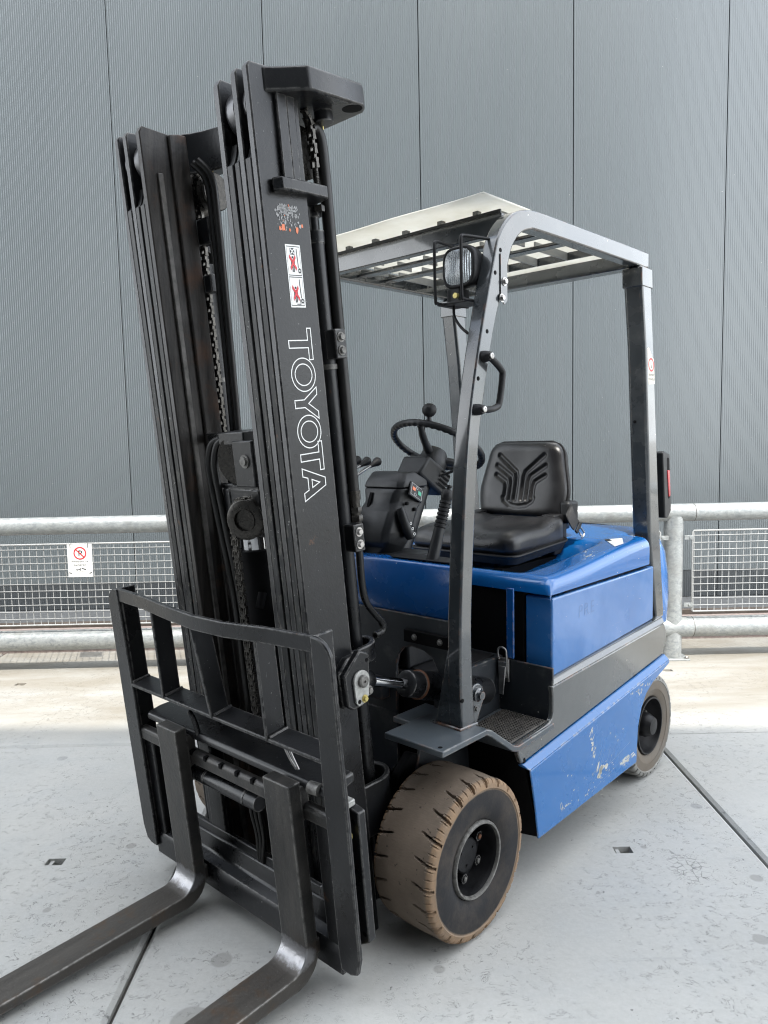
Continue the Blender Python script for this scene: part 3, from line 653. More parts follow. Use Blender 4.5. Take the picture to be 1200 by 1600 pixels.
    g = G(nm); g.box(.245, .335, -.02, .36, .557, .5745); g.obj("floor_plate", "plate", cz, bevel=.003)
    G(nm).cyl((.497, -.108, .5745), (.497, -.108, .5757), .0062, n=14).obj("bolt_hole", "dark", cz)
    g = G(nm); g.prism([(.12, .655), (.12, .5), (.235, .47), (.449, .47), (.449, .655)], 0, .29, .31); g.box(.29, .512, .449, .459, .47, .66); g.obj("step_well", "dgrey", cz, bevel=.003)
    g = G(nm); g.box(.0, .31, .12, .47, .648, .664); g.obj("cab_floor", "dgrey", cz, bevel=.003)
    g = G(nm); g.box(.02, .295, .15, .44, .664, .669); g.obj("floor_mat", "rubber", cz, bevel=.002)
    # rubber tread mat
    g = G(nm); g.hexa([(.332, .222, .474), (.50, .222, .476), (.50, .432, .486), (.332, .432, .484), (.332, .222, .481), (.50, .222, .483), (.50, .432, .491), (.332, .432, .489)]); mat_ = g.obj("step_mat", "dusty", cz, bevel=.002)
    g = G(nm)
    for i in range(15):
        for j in range(19):
            x = .338 + i * .0108; y = .228 + j * .0106; z = .481 + (y - .222) * .04
            g.box(x, x + .0062, y, y + .0066, z, z + .0045)
    g.obj("tread_stud", "dusty", mat_, kind='stuff')
    # battery side panel
    g = G(nm); pz = lambda y: .616 + (y - .49) * .0565
    g.prism([(.485, .618), (1.268, pz(1.268)), (1.268, .877), (.485, .879)], 0, .388, .491); g.obj("battery_panel", "panel", cz, bevel=.007, seg=3)
    if s > 0:
        g = G(); put_text(g, "PRE", .062, lambda u, v: (.4914, .655 + u, .782 + u * .03 + v), 'LEFT', 1.25); g.obj("faded_lettering", "ghost", cz, recalc=False)
    g = G(nm); g.box(.345, .374, .436, .444, .668, .905); g.obj("strap", "cowl", cz, bevel=.003)
    g = G(nm); g.tube(spline([(.322, .428, .662), (.320, .424, .69), (.328, .424, .703), (.344, .424, .703), (.353, .424, .69), (.351, .43, .63), (.345, .436, .60)], 4), .0034, 8); la = g.obj("latch", "steel", cz, smooth=60)
    g = G(nm); g.box(.318, .354, .436, .446, .585, .665); g.hexa([(.322, .425, .60), (.348, .425, .60), (.348, .437, .60), (.322, .437, .60), (.318, .426, .655), (.352, .426, .655), (.352, .437, .655), (.318, .437, .655)]); g.hexa([(.327, .417, .545), (.345, .417, .545), (.345, .422, .545), (.327, .422, .545), (.321, .424, .64), (.349, .424, .64), (.349, .429, .64), (.321, .429, .64)]); g.obj("latch_lever", "steel", la, bevel=.002)
# apron with the openings of the tilt cylinders
pl = [(-.40, .86), (-.40, .40), (-.33, .40)]
def arch_pts(c): return [(c - .087, .53), (c - .087, .685), (c - .078, .722), (c - .055, .748), (c - .02, .758), (c + .03, .752), (c + .062, .735), (c + .082, .70), (c + .087, .66), (c + .087, .53)]
L_, R_ = arch_pts(-.24), arch_pts(.24)
poly = [(-.42, .86), (-.42, .53)] + L_ + R_ + [(.42, .53), (.42, .86)]
G().prism(poly, 1, .10, .112).obj("front_apron", "dgrey", cz, bevel=.002)
g = G(); g.prism([(-.153, .53), (.153, .53), (.153, .36), (.10, .30), (-.10, .30), (-.153, .36)], 1, .10, .112); g.obj("lower_apron", "dgrey", cz, bevel=.002)
for x in (.20, -.40): G().box(x, x + .20, .085, .099, .775, .815).obj("cowl_hinge", "dark", cz, bevel=.003)
for x in (.245, .345): G().bolt((x, .085, .795), (0, -1, 0), .007).obj("hinge_bolt", "rimlip", cz)
g = G(); g.box(.03, .125, .06, .10, .575, .64); g.obj("axle_bracket", "dgrey", cz, bevel=.004)
for s in (1, -1):
    nm = (lambda p, s=s: Vector((p[0] * s, p[1], p[2])))
    g = G(nm); g.prism([(-.02, .31), (.04, .50), (.11, .55), (.30, .55), (.30, .25), (.14, .16)], 0, .296, .306); g.obj("frame_plate", "dgrey", cz, bevel=.003)
    g = G(nm); g.prism([(-.09, .20), (-.06, .42), (.0, .47), (.06, .44), (.12, .30), (.1, .1), (-.06, .1)], 0, .27, .30); g.obj("axle_mount", "dark", cz, bevel=.006)
    # hook plate with pin behind the guard leg
    cx, cy = .172, .628
    ring = [(cx + .034 * cos(a), cy + .034 * sin(a)) for a in [pi * (1 - i / 10) for i in range(11)]]
    g = G(nm); g.prism([(.128, .575)] + ring + [(.204, .60), (.168, .54), (.13, .56)], 0, .405, .417); lug = g.obj("pivot_lug", "grey", cz, bevel=.003)
    g = G(nm); g.prism([(.11, .60), (.13, .70), (.165, .692), (.197, .655), (.2, .60)], 0, .385, .400); g.obj("pivot_bracket", "dark", lug, bevel=.003)
    g = G(nm); g.lathe([(.021, 0), (.021, .006), (.016, .008), (.013, .012), (.013, .020), (0, .021)], (.417, cx, cy), (1, 0, 0), 24); g.bolt((.417, cx - .008, cy - .042), (1, 0, 0), .0075); g.obj("pin", "grey", lug, smooth=40)

# ------------------------------------------------------------------ bonnet, counterweight, cowl
def bonnet(u, v):
    # u across, v along
    y = .470 + .93 * v; xh = .492 if y < 1.224 else .398; x = xh * (2 * u - 1); ax = abs(x)
    z = .945 + .052 * sm(y, .5, 1.25)
    z += .016 * sm(y, 1.12, 1.38) * (1 - sm(ax, .30, .46))
    rec = (1 - sm(ax, .325, .375)) * (1 - sm(y, 1.0, 1.10)) * sm(y, .50, .56)
    z -= rec * (.015 + .055 * sm(y, .52, .80))
    e = max(0., (ax - xh + .04) / .04); z -= .04 * (1 - math.sqrt(max(0, 1 - min(1, e) ** 2)))
    f = max(0., (.512 - y) / .042); z -= .036 * (1 - math.sqrt(max(0, 1 - min(1, f) ** 2)))
    return (x, y, z)
g = G(); NU, NV = 76, 60
us = [0, .004, .01, .018, .028, .042] + [.042 + (.916) * i / 64 for i in range(1, 65)] + [.972, .982, .99, .996, 1]
vs_ = [0, .003, .008, .016, .028, .045] + [.045 + .955 * i / 52 for i in range(1, 41)] + [.8095, .8110] + [.045 + .955 * i / 52 for i in range(42, 53)]
pts = [bonnet(u, v) for v in vs_ for u in us]; nu = len(us); nv = len(vs_)
fs = [(j * nu + i, j * nu + i + 1, (j + 1) * nu + i + 1, (j + 1) * nu + i) for j in range(nv - 1) for i in range(nu - 1)]
loop = [i for i in range(nu)] + [j * nu + nu - 1 for j in range(1, nv)] + [(nv - 1) * nu + i for i in range(nu - 2, -1, -1)] + [j * nu for j in range(nv - 2, 0, -1)]
b0 = len(pts); pts += [(pts[i][0], pts[i][1], .8905) for i in loop]
fs += [(loop[k], b0 + k, b0 + (k + 1) % len(loop), loop[(k + 1) % len(loop)]) for k in range(len(loop))]
hood = g.add(pts, fs).obj("bonnet", "hood", truck, smooth=50)
G().tube(spline([(-.45, 1.40, .985), (-.3, 1.402, 1.005), (0, 1.402, 1.011), (.3, 1.402, 1.005), (.45, 1.40, .985)], 5), .006, 8).obj("bonnet_seal", "rubber", hood, smooth=60)
def hz(x, y): return bonnet((x + .492) / .984, (y - .47) / .93)[2]
g = G(); q = [(.405, 1.035), (.448, 1.075), (.412, 1.165), (.366, 1.13)]
q = [(.372, 1.15), (.405, 1.17), (.448, 1.09), (.455, 1.045), (.40, 1.03)]
def hq(a, b, n=5): return [((a[0] + (b[0] - a[0]) * t / n), (a[1] + (b[1] - a[1]) * t / n)) for t in range(n + 1)]
A, B = hq((.362, 1.10), (.455, 1.0)), hq((.41, 1.155), (.475 - .015, 1.06))
g.add([(x, y, hz(x, y) + .0012) for x, y in A + B], [(i, i + 1, 7 + i, 6 + i) for i in range(5)]); st = g.obj("paper_sticker", "white", hood)
A2, B2 = hq((.362, 1.10), (.388, 1.072), 2), hq((.375, 1.115), (.40, 1.087), 2)
g = G(); g.add([(x, y, hz(x, y) + .0022) for x, y in A2 + B2], [(i, i + 1, 4 + i, 3 + i) for i in range(2)]); g.obj("sticker_print", "ink", st)
cw = empty("counterweight", truck)
ring = lambda z, k, yb: [(-.395, 1.325, z), (-.395, 1.41, z), (-.448 * k, 1.43, z), (-.448 * k, max(1.44, yb - .10), z), (-.43 * k, yb - .045, z), (-.38 * k, yb - .012, z), (-.25 * k, yb, z), (0, yb + .004, z), (.25 * k, yb, z), (.38 * k, yb - .012, z), (.43 * k, yb - .045, z), (.448 * k, max(1.44, yb - .10), z), (.448 * k, 1.43, z), (.395, 1.41, z), (.395, 1.325, z)]
G().loft([ring(.60, 1, 1.60), ring(.70, 1, 1.615), ring(.80, 1, 1.605), ring(.90, .995, 1.575), ring(.955, .98, 1.535), ring(.978, .955, 1.49), ring(.985, .93, 1.45)]).obj("upper_casting", "hood", cw, smooth=60)
G().loft([ring(.24, .88, 1.50), ring(.30, .90, 1.50), ring(.42, .92, 1.50), ring(.598, .95, 1.51)]).obj("lower_casting", "dgrey", cw, bevel=.01)
# blue cowl in front of the driver
g = G(); g.prism([(.10, .892), (.096, 1.012), (.103, 1.025), (.20, 1.03), (.20, 1.0), (.128, .99), (.128, .852), (.118, .846)], 0, -.381, .381); cowl = g.obj("cowl", "cowl", truck, bevel=.005)
G().prism([(.118, 1.0), (.15, 1.03), (.30, 1.03), (.31, .67), (.13, .67)], 0, -.30, .18).obj("column_base", "plastic", truck, bevel=.008)
G().box(.12, .375, .118, .19, 1.0295, 1.034).obj("cowl_gasket", "rubber", cowl, bevel=.002)

# ------------------------------------------------------------------ overhead guard
og = empty("overhead_guard", truck)
outer = [(.024, .574), (.022, .74), (.026, .91), (.047, 1.20), (.075, 1.443), (.134, 1.693), (.205, 1.925), (.228, 1.98), (.262, 2.022), (.305, 2.053), (.36, 2.073), (.442, 2.084), (.70, 2.087), (1.236, 2.091)]
inner = [(1.236, 2.032), (.70, 2.029), (.44, 2.026), (.395, 2.021), (.345, 2.004), (.312, 1.975), (.288, 1.94), (.264, 1.875), (.196, 1.70), (.128, 1.433), (.100, 1.20), (.078, .91), (.078, .74), (.088, .574)]
o_ = spline([Vector((a, b, 0)) for a, b in outer], 4); i_ = spline([Vector((a, b, 0)) for a, b in inner], 4)
hoop = [(p.x, p.y) for p in o_] + [(p.x, p.y) for p in i_]
def hole(g, y, z, x=.4702, r=.0062): g.cyl((x - .004, y, z), (x + .0006, y, z), r, n=14)
for s in (1, -1):
    nm = (lambda p, s=s: Vector((p[0] * s, p[1], p[2])))
    side = G(nm).prism(hoop, 0, .422, .470).obj("side_hoop", "grey", og, bevel=.006, seg=3)
    g = G(nm); g.hexa([(.372, .0245, .574), (.44, .0245, .574), (.44, .087, .574), (.372, .087, .574), (.421, .0245, .80), (.44, .0245, .80), (.44, .078, .80), (.421, .078, .80)]); g.obj("leg_foot", "grey", side, bevel=.003)
    g = G(nm); g.tube([(.36, .02, .5765), (.47, .018, .5765), (.474, .09, .5765)], .0055, 8); g.obj("weld_bead", "grey", side)
    for y, z in ((.232, 1.935), (.205, 1.868), (.163, 1.70), (.118, 1.566), (.028, .66)):
        g = G(nm); hole(g, y, z); g.obj("bolt_hole", "dark", side)
    post = G(nm).prism([(1.146, 2.032), (1.238, 2.032), (1.244, 1.95), (1.275, 1.70), (1.352, 1.0), (1.405, .645), (1.322, .645), (1.256, 1.0), (1.188, 1.74), (1.152, 1.97)], 0, .405, .480)
    post = post.obj("rear_post", "grey", og, bevel=.012, seg=3)
    g = G(nm); g.prism([(1.147, 2.028), (1.239, 2.028), (1.246, 1.955), (1.150, 1.955)], 0, .4025, .4825); g.obj("weld_collar", "grey", post, bevel=.004)
    g = G(nm); g.cyl((.43, 1.2206, 1.45), (.43, 1.212, 1.45), .006, n=12); g.obj("bolt_hole", "dark", post)
G().box(-.42, .42, .312, .345, 2.006, 2.068).obj("front_crossbar", "grey", og, bevel=.004)
for y in (.552, .700): G().box(-.421, .421, y, y + .045, 2.046, 2.058).obj("crossbar", "grey", og, bevel=.003)
G().box(-.42, .42, 1.172, 1.235, 2.033, 2.089).obj("rear_crossbar", "grey", og, bevel=.004)
for y0, y1 in ((.347, .53), (.61, .69), (.757, .985)):
    for x in (-.385, -.26, -.13, 0, .13, .26, .385):
        G().box(x - .0035, x + .0035, y0, y1, 2.059, 2.0885).obj("roof_slat", "slat", og, bevel=.0015)
G().box(-.415, .415, .985, .992, 2.06, 2.088).obj("slat_tie", "grey", og)
sheet = G().grid(lambda u, v: (-.432 + .864 * u, .205 + 1.03 * v, 2.0935 + .004 * sin(u * pi) * sin(v * pi) + .0012 * sin(u * 13)), 24, 12).obj("roof_sheet", "sheet", og, smooth=60)
_s = sheet.modifiers.new("thick", 'SOLIDIFY'); _s.thickness = .006; _s.offset = 1
for x in (-.39, -.25, -.12, .02, .17, .31): G().box(x, x + .02, .318, .338, 2.068, 2.0925).obj("sheet_spacer", "grey", og, bevel=.001)
G().box(-.42, .42, .306, .3115, 2.066, 2.076).obj("edge_seal", "rubber", og)
# grab handle on the front leg
hp = [(.472, .134, 1.627), (.484, .138, 1.628), (.491, .152, 1.622), (.491, .200, 1.594), (.491, .207, 1.574), (.491, .190, 1.500), (.491, .174, 1.486), (.491, .140, 1.479), (.484, .108, 1.479), (.472, .104, 1.479)]
hnd = G().tube(spline(hp, 5), .0095, 12).obj("grab_handle", "rubber", og, smooth=60)
for y, z in ((.143, 1.628), (.106, 1.479)):
    g = G(); g.lathe([(.0165, 0), (.0160, .010), (.0135, .022), (.012, .026)], (.470, y, z), (1, 0, 0), 20); g.obj("handle_foot", "rubber", hnd, smooth=50)
    g = G(); g.lathe([(.0085, 0), (.0085, .004), (.004, .005), (0, .003)], (.498, y, z), (1, 0, 0), 16); g.obj("handle_bolt", "steel", hnd)
# sticker and rear lamp on the rear post
ym = lambda z: 1.352 - (z - 1.0) * .110
SP = lambda u, v: (.4805, ym(v) - .030 + u, v)
g = G(); g.flat([(-.036, 1.592), (.022, 1.596), (.022, 1.69), (.005, 1.70), (-.022, 1.735), (-.036, 1.728)], SP); sk = g.obj("warning_sticker", "paper", og, recalc=False)
g = G(); g.ribbon(circ(-.006, 1.668, .023, 20), .006, lambda u, v: (.481, ym(v) - .030 + u, v)); g.obj("red_ring", "red", sk, recalc=False)
g = G(); put_text(g, "DO NOT", .0115, lambda u, v: (.4811, ym(1.63) - .036 + u, v + 1.626)); put_text(g, "TO HOLD", .0115, lambda u, v: (.4811, ym(1.615) - .036 + u, v + 1.609)); g.ribbon([(-.012, 1.675), (.0, 1.655)], .007, SP, False); g.obj("sticker_print", "ink", sk, recalc=False)
rl = G().rbox((.452, 1.392, 1.19), (.016, .034, .138), .008, 5, None); 
rl = G().prism([(1.358, 1.325), (1.372, 1.332), (1.428, 1.318), (1.452, 1.085), (1.42, 1.055), (1.388, 1.058)], 0, .432, .484).obj("rear_lamp", "plastic", og, bevel=.005)
G().prism([(1.398, 1.305), (1.418, 1.303), (1.436, 1.14), (1.417, 1.135)], 0, .476, .4848).obj("lamp_recess", "dark", rl, bevel=.001)
G().prism([(1.401, 1.252), (1.423, 1.252), (1.434, 1.145), (1.418, 1.143)], 0, .476, .4872).obj("red_lens", "redlens", rl, bevel=.002)
g = G(); g.tube(spline([(.40, 1.25, .985), (.41, 1.243, .992), (.43, 1.245, .985), (.452, 1.25, .99)], 4), [.004] * 13, 6); g.obj("debris_crust", "leafy", og)
# work lamp on the left front leg
wl = empty("work_lamp", truck)
lc = Vector((.374, .172, 1.893))
def lampshape(p):
    t = (p.y + .04) / .08; k = 1. - .30 * sm(t, .25, 1.1); return (p.x * k, p.y, p.z * k)
def lring(y, hx, hz, e=3.4):
    return [lc + Vector((hx * math.copysign(abs(cos(a)) ** (2 / e), cos(a)), y, hz * math.copysign(abs(sin(a)) ** (2 / e), sin(a)))) for a in [2 * pi * i / 44 for i in range(44)]]
G().loft([lring(.010, .055, .0565), lring(.03, .0545, .0555), lring(.055, .047, .047), lring(.075, .036, .036, 2.6), lring(.084, .016, .016, 2.2)]).obj("lamp_housing", "plastic", wl, smooth=60)
g = G(); g.loft([lring(-.0135, .0475, .049), lring(-.016, .052, .0535), lring(-.0155, .0555, .057), lring(-.010, .0585, .060), lring(.006, .0585, .060), lring(.012, .056, .0575)], False); g.obj("lamp_bezel", "rubber", wl, smooth=60)
def lensbulge(u, v):
    a, b = u * 2 - 1, v * 2 - 1; r = 3.4; n = (abs(a) ** r + abs(b) ** r) ** (1 / r); m = max(abs(a), abs(b), 1e-6); k = m / max(n, 1e-6) if n > 0 else 1
    a, b = a * k, b * k; return lc + Vector((a * .048, -.0145 - .007 * (1 - a * a) * (1 - b * b), b * .0495))
G().grid(lensbulge, 40, 20).obj("lens", "lens", wl, smooth=60)
for x, dx in ((-.058, -.01), (.038, .0)):
    g = G(); a = lc + Vector((x, -.05, 0))
    P = [a + Vector((.0, .125, .074)), a + Vector((.0, .02, .078)), a + Vector((0, .004, .072)), a + Vector((0, 0, .06)), a + Vector((0, .002, -.085)), a + Vector((.002, .008, -.098)), a + Vector((.008, .03, -.101)), a + Vector((.03 if x < 0 else .008, .12, -.101))]
    if x > 0: P = [a + Vector((.034, .142, .01)), a + Vector((.034, .125, .066)), a + Vector((.03, .115, .076))] + P[1:]
    g.tube(spline(P, 4), .0046, 8); g.obj("lamp_guard", "rubber", wl, smooth=60)
g = G(); g.prism([(.215, 1.905), (.29, 1.90), (.30, 1.80), (.25, 1.785), (.20, 1.80)], 0, .4055, .4215); g.box(.30, .415, .15, .235, 1.79, 1.797); g.box(.33, .375, .16, .21, 1.797, 1.835); g.obj("lamp_bracket", "plastic", wl, bevel=.002)
g = G(); g.prism([(.228, 1.925), (.262, 1.925), (.262, 1.795), (.246, 1.782), (.228, 1.80)], 0, .4705, .4735); g.obj("mounting_plate", "grey", wl, bevel=.001)
for y, z in ((.2455, 1.848), (.2315, 1.800)): G().bolt((.4735, y, z), (1, 0, 0), .0085).obj("mounting_bolt", "steel", wl)
g = G(); g.cyl((.375, .15, 1.81), (.375, .14, 1.81), .008); g.obj("pivot_nut", "zinc", wl)
g = G(); g.tube(spline([(.34, .18, 1.79), (.345, .175, 1.76), (.37, .165, 1.73), (.40, .16, 1.705), (.425, .168, 1.69)], 5), .0042, 8); g.obj("lamp_cable", "rubber", wl, smooth=60)

# ------------------------------------------------------------------ mast: three nested pairs of rails, tilted forward
mast = empty("mast", truck)
def mir(s): return lambda p, s=s: MP((p[0] * s, p[1], p[2]))
TOP, NOTCH = 2.297, 2.125
def notch_flange(g, x0, x1, a0, a1, t0=.03):
    # front flange that ends in a curved notch below the rollers
    n = 6; P = [(a0, t0), (a0, NOTCH - .03)] + [(a0 + (a1 - a0) * i / n, NOTCH - .03 + .05 * (i / n) ** 2) for i in range(1, n + 1)] + [(a1, t0)]
    g.prism(P, 0, x0, x1)
for s in (1, -1):
    g = G(mir(s)); g.prism([(-.306, .015), (-.306, TOP - .012), (-.298, TOP), (-.168, TOP), (-.160, TOP - .01), (-.160, .015)], 0, .284, .3045)
    g.box(.263, .284, -.182, -.160, .015, TOP - .02)
    out = g.obj("outer_rail", "black", mast, bevel=.0035, seg=2)
    g = G(mir(s)); notch_flange(g, .263, .2838, -.3065, -.284); g.obj("rail_flange", "flange", mast, bevel=.003)
    g = G(mir(s)); g.prism([(-.306, .05), (-.306, TOP - .014), (-.299, TOP - .002), (-.20, TOP - .002), (-.19, TOP - .02), (-.19, .05)], 0, .240, .2605)
    g.box(.222, .240, -.21, -.19, .05, TOP - .03)
    g.obj("middle_rail", "black", mast, bevel=.003)
    g = G(mir(s)); notch_flange(g, .222, .2398, -.3065, -.286, .05); g.obj("rail_flange", "flange", mast, bevel=.003)
    g = G(mir(s)); g.prism([(-.306, .06), (-.306, TOP - .02), (-.296, TOP - .004), (-.20, TOP - .016), (-.165, TOP - .004), (-.165, .06)], 0, .171, .192)
    g.box(.192, .2135, -.20, -.17, .06, TOP - .03)
    g2 = G(mir(s)); notch_flange(g2, .1922, .2135, -.3065, -.286, .06); g2.obj("rail_flange", "flange", mast, bevel=.003)
    inr = g.obj("inner_rail", "black" if s > 0 else "grease", mast, bevel=.003)
    g = G(mir(s)); g.box(.163, .171, -.268, -.252, .10, 2.175); g.obj("wear_strip", "worn", mast, bevel=.002)
    g = G(mir(s)); g.prism([(-.222, .08), (-.222, 2.28), (-.19, 2.286), (-.165, 2.285), (-.165, .08)], 0, .160, .1705); g.obj("inner_rib", "grease", mast, bevel=.004)
    for x0, x1 in ((.195, .233), (.2615, .2825)):
        g = G(mir(s)); g.lathe([(.020, 0), (.050, .0), (.055, .004), (.056, .012), (.055, x1 - x0 - .004), (.05, x1 - x0), (.0, x1 - x0)], (x0, -.243, 2.215), (1, 0, 0), 32); g.obj("mast_roller", "rollers", mast, smooth=45)
    # weld and lift cylinder behind the outer rail
    g = G(mir(s)); g.cyl((.247, -.092, .06), (.247, -.092, 1.93), .0215, n=20); g.cyl((.247, -.092, 1.925), (.247, -.092, 1.955), .0235, n=20); g.cyl((.247, -.092, 1.955), (.247, -.092, 2.02), .0125, n=12); g.hexnut((.247, -.088, 1.99), (0, 0, 1), .018, .022)
    g.obj("lift_cylinder", "black", mast, smooth=40)
    # gusset and bracket below the crown plate
    g = G(mir(s)); g.box(.292, .316, -.238, -.207, 2.045, 2.24); g.hexa([(.27, -.205, 2.05), (.314, -.207, 2.05), (.314, -.182, 2.05), (.27, -.178, 2.05), (.27, -.203, 2.24), (.314, -.207, 2.24), (.314, -.18, 2.24), (.27, -.176, 2.24)]); g.obj("crown_gusset", "black", mast, bevel=.003)
    g = G(mir(s)); g.prism([(.232, -.18), (.312, -.275), (.335, -.262), (.335, -.225), (.322, -.105), (.30, -.095), (.232, -.085)], 2, 2.018, 2.048); g.obj("chain_bracket", "black", mast, bevel=.004)
    # chain with threaded end, sheave and hose at the back of the mast
    g = G(mir(s)); g.lathe([(.03, 0), (.062, 0), (.066, .003), (.058, .008), (.058, .02), (.066, .025), (.062, .028), (.03, .028)], (.205, -.095, 2.15), (1, 0, 0), 30); g.obj("chain_sheave", "chain", mast, smooth=45)
    g = G(mir(s)); g.tube([(.266, -.088, 2.03), (.266, -.088, 2.105)], .0075, 10); g.hexnut((.266, -.088, 2.0), (0, 0, 1), .014, .016)
    for i in range(12): g.tube([(.266, -.088, 2.05 + i * .004), (.266, -.088, 2.0515 + i * .004)], .0085, 8)
    g.obj("chain_anchor", "chain", mast, smooth=45)
    hp = [(.262, -.088, 2.20), (.262, -.076, 2.205), (.262, -.062, 2.19), (.262, -.055, 2.14), (.262, -.055, 1.95), (.262, -.056, 1.6), (.262, -.058, 1.27)]
    h = G(mir(s)).tube(spline(hp, 5), .0165, 14).obj("hydraulic_hose", "hose", mast, smooth=60)
    g = G(mir(s)); g.cyl((.262, -.058, 1.18), (.262, -.058, 1.28), .0155, n=16); g.cyl((.262, -.058, 1.25), (.262, -.058, 1.275), .019, n=16); g.hexnut((.262, -.058, 1.19), (0, 0, 1), .02, .018); g.hexnut((.262, -.058, 1.215), (0, 0, 1), .0185, .016); g.obj("hose_fitting", "chain", h, smooth=40)
    g = G(mir(s)); g.tube(spline([(.262, -.058, 1.2), (.262, -.056, 1.12), (.262, -.058, 1.02), (.262, -.05, .96), (.262, -.02, .915), (.262, .005, .885), (.262, .012, .862), (.262, -.0, .85), (.262, -.025, .85)], 5), .0105, 10); g.obj("hydraulic_pipe", "black", mast, smooth=60)
    g = G(mir(s)); g.tube(spline([(.245, -.05, 2.26), (.245, -.035, 2.255), (.245, -.028, 2.235), (.245, -.032, 2.19)], 4), .0035, 6); g.tube(spline([(.255, -.085, 2.225), (.262, -.062, 2.215), (.266, -.05, 2.17), (.264, -.047, 2.12)], 4), .004, 6); g.obj("guide_wire", "zinc", mast, smooth=60)
    g = G(mir(s)); g.tube([(.240, -.066, 1.2), (.240, -.066, 1.95)], .006, 8); g.obj("thin_pipe", "black", mast, smooth=60)
    for t in (1.67, 1.155):
        g = G(mir(s)); g.box(.262, .302, -.108, -.070, t - .04, t + .035); c = g.obj("cylinder_clamp", "black", mast, bevel=.003)
        g = G(mir(s)); g.bolt((.302, -.09, t + .014), (1, 0, 0), .009); g.bolt((.302, -.09, t - .02), (1, 0, 0), .009); g.obj("clamp_bolt", "steel" if t < 1.5 else "rimlip", c)
    g = G(mir(s)); g.tube([(.247, -.092, 1.605), (.247, -.092, 1.618)], .024, 16); g.obj("hose_clip", "rimlip", mast)
    # collars at the foot of the mast
    for t0, t1, r in ((.80, .85, .052), (.30, .455, .060)):
        n = 14; yb = -.115
        ou = [(.304, yb - .05)] + [(.247 + (r + .005) * cos(a), yb + .018 + (r + .01) * sin(a)) for a in [-.05 + (pi + .1) * i / n for i in range(n + 1)]] + [(.19, yb - .05)]
        inn = [(.205, yb - .05)] + [(.247 + (r - .010) * cos(a), yb + .018 + (r - .004) * sin(a)) for a in [pi + .05 - (pi + .1) * i / n for i in range(n + 1)]] + [(.290, yb - .05)]
        G(mir(s)).prism(ou + inn, 2, t0, t1).obj("cylinder_collar", "black", mast, bevel=.003)
    g = G(mir(s)); g.prism([(-.29, .06), (-.29, .30), (-.165, .33), (-.11, .25), (-.11, .06)], 0, .225, .262); g.obj("mast_foot", "black", mast, bevel=.006)
    # tilt bracket, pin plate and tilt cylinder
    br = G(mir(s)); br.prism([(-.232, .73), (-.236, .815), (-.172, .868), (-.138, .850), (-.142, .80), (-.158, .745), (-.178, .715), (-.215, .715)], 0, .325, .347); br.prism([(-.232, .72), (-.236, .82), (-.20, .85), (-.16, .85), (-.16, .72)], 0, .302, .327)
    br = br.obj("tilt_bracket", "black", mast, bevel=.004)
    g = G(mir(s)); c0 = Vector((-.181, .787)); P = [(c0.x + .029 * cos(a), c0.y + .029 * sin(a)) for a in [rad(-10) + rad(200) * i / 12 for i in range(13)]] + [(-.208, .735), (-.200, .722), (-.180, .724), (-.160, .74)]
    g.prism(P, 0, .347, .354); pp = g.obj("pin_plate", "silver", br, bevel=.0015)
    g = G(mir(s)); g.lathe([(.0165, 0), (.0165, .010), (.013, .013), (.004, .013), (.003, .008), (0, .008)], (.352, -.180, .787), (1, 0, 0), 24); g.obj("tilt_pin", "rimlip", pp, smooth=40)
    g = G(mir(s)); g.bolt((.354, -.177, .737), (1, 0, 0), .0075); g.obj("lock_bolt", "zinc", pp); g = G(mir(s)); g.bolt((.345, -.150, .748), (1, .0, 0), .009); g.obj("grease_bolt", "rimlip", pp)
    for a, t in ((-.150, .835), (-.197, .735)): G(mir(s)).cyl((.345, a, t), (.3555 if t < .8 else .3476, a, t), .0058, n=12).obj("bolt_hole", "dark", br)
    nm = (lambda p, s=s: Vector((p[0] * s, p[1], p[2])))
    P0 = Vector((.312, -.235, .7565)); D = Vector((0, 1, -.315)).normalized()
    g = G(nm); g.cyl(P0 + D * .02, P0 + D * .215, .0155, n=20); rod = g.obj("tilt_rod", "chrome", truck, smooth=50)
    g = G(nm); g.lathe([(.0, -.02), (.03, -.02), (.032, .0), (.03, .035), (.02, .05), (.016, .055)], P0 + D * .01, D, 24); g.obj("rod_eye", "black", rod, smooth=50)
    bl = G(nm).lathe([(.0155, .205), (.020, .206), (.0345, .208), (.0385, .212), (.0390, .262), (.0435, .265), (.0435, .62), (.02, .635), (0, .635)], P0, D, 32).obj("tilt_cylinder", "black", truck, smooth=40)
    G(nm).lathe([(.0398, .2625), (.0440, .2645), (.0440, .2665), (.0437, .268)], P0, D, 32).obj("rust_ring", "leafy", bl, smooth=60)
# crown plate tying the outer rails together behind
half = [(.0, .03), (.19, .034), (.335, .034), (.352, .022), (.368, .0), (.372, -.18), (.362, -.192), (.314, -.252), (.306, -.264), (.285, -.264), (.285, -.162), (.20, -.10), (.0, -.10)]
crown = G(MP).prism([(x, a) for x, a in half] + [(-x, a) for x, a in half[::-1][1:-1]], 2, 2.238, 2.292).obj("crown_plate", "black", mast, bevel=.005)
for s in (1, -1):
    G(mir(s)).cyl((.340, -.012, 2.2375), (.340, -.012, 2.239), .026, n=24).obj("plate_hole", "dark", crown)
    g = G(mir(s)); g.cyl((.285, -.06, 2.212), (.285, -.06, 2.238), .024, n=24); g.obj("cylinder_head", "black", crown, smooth=40)
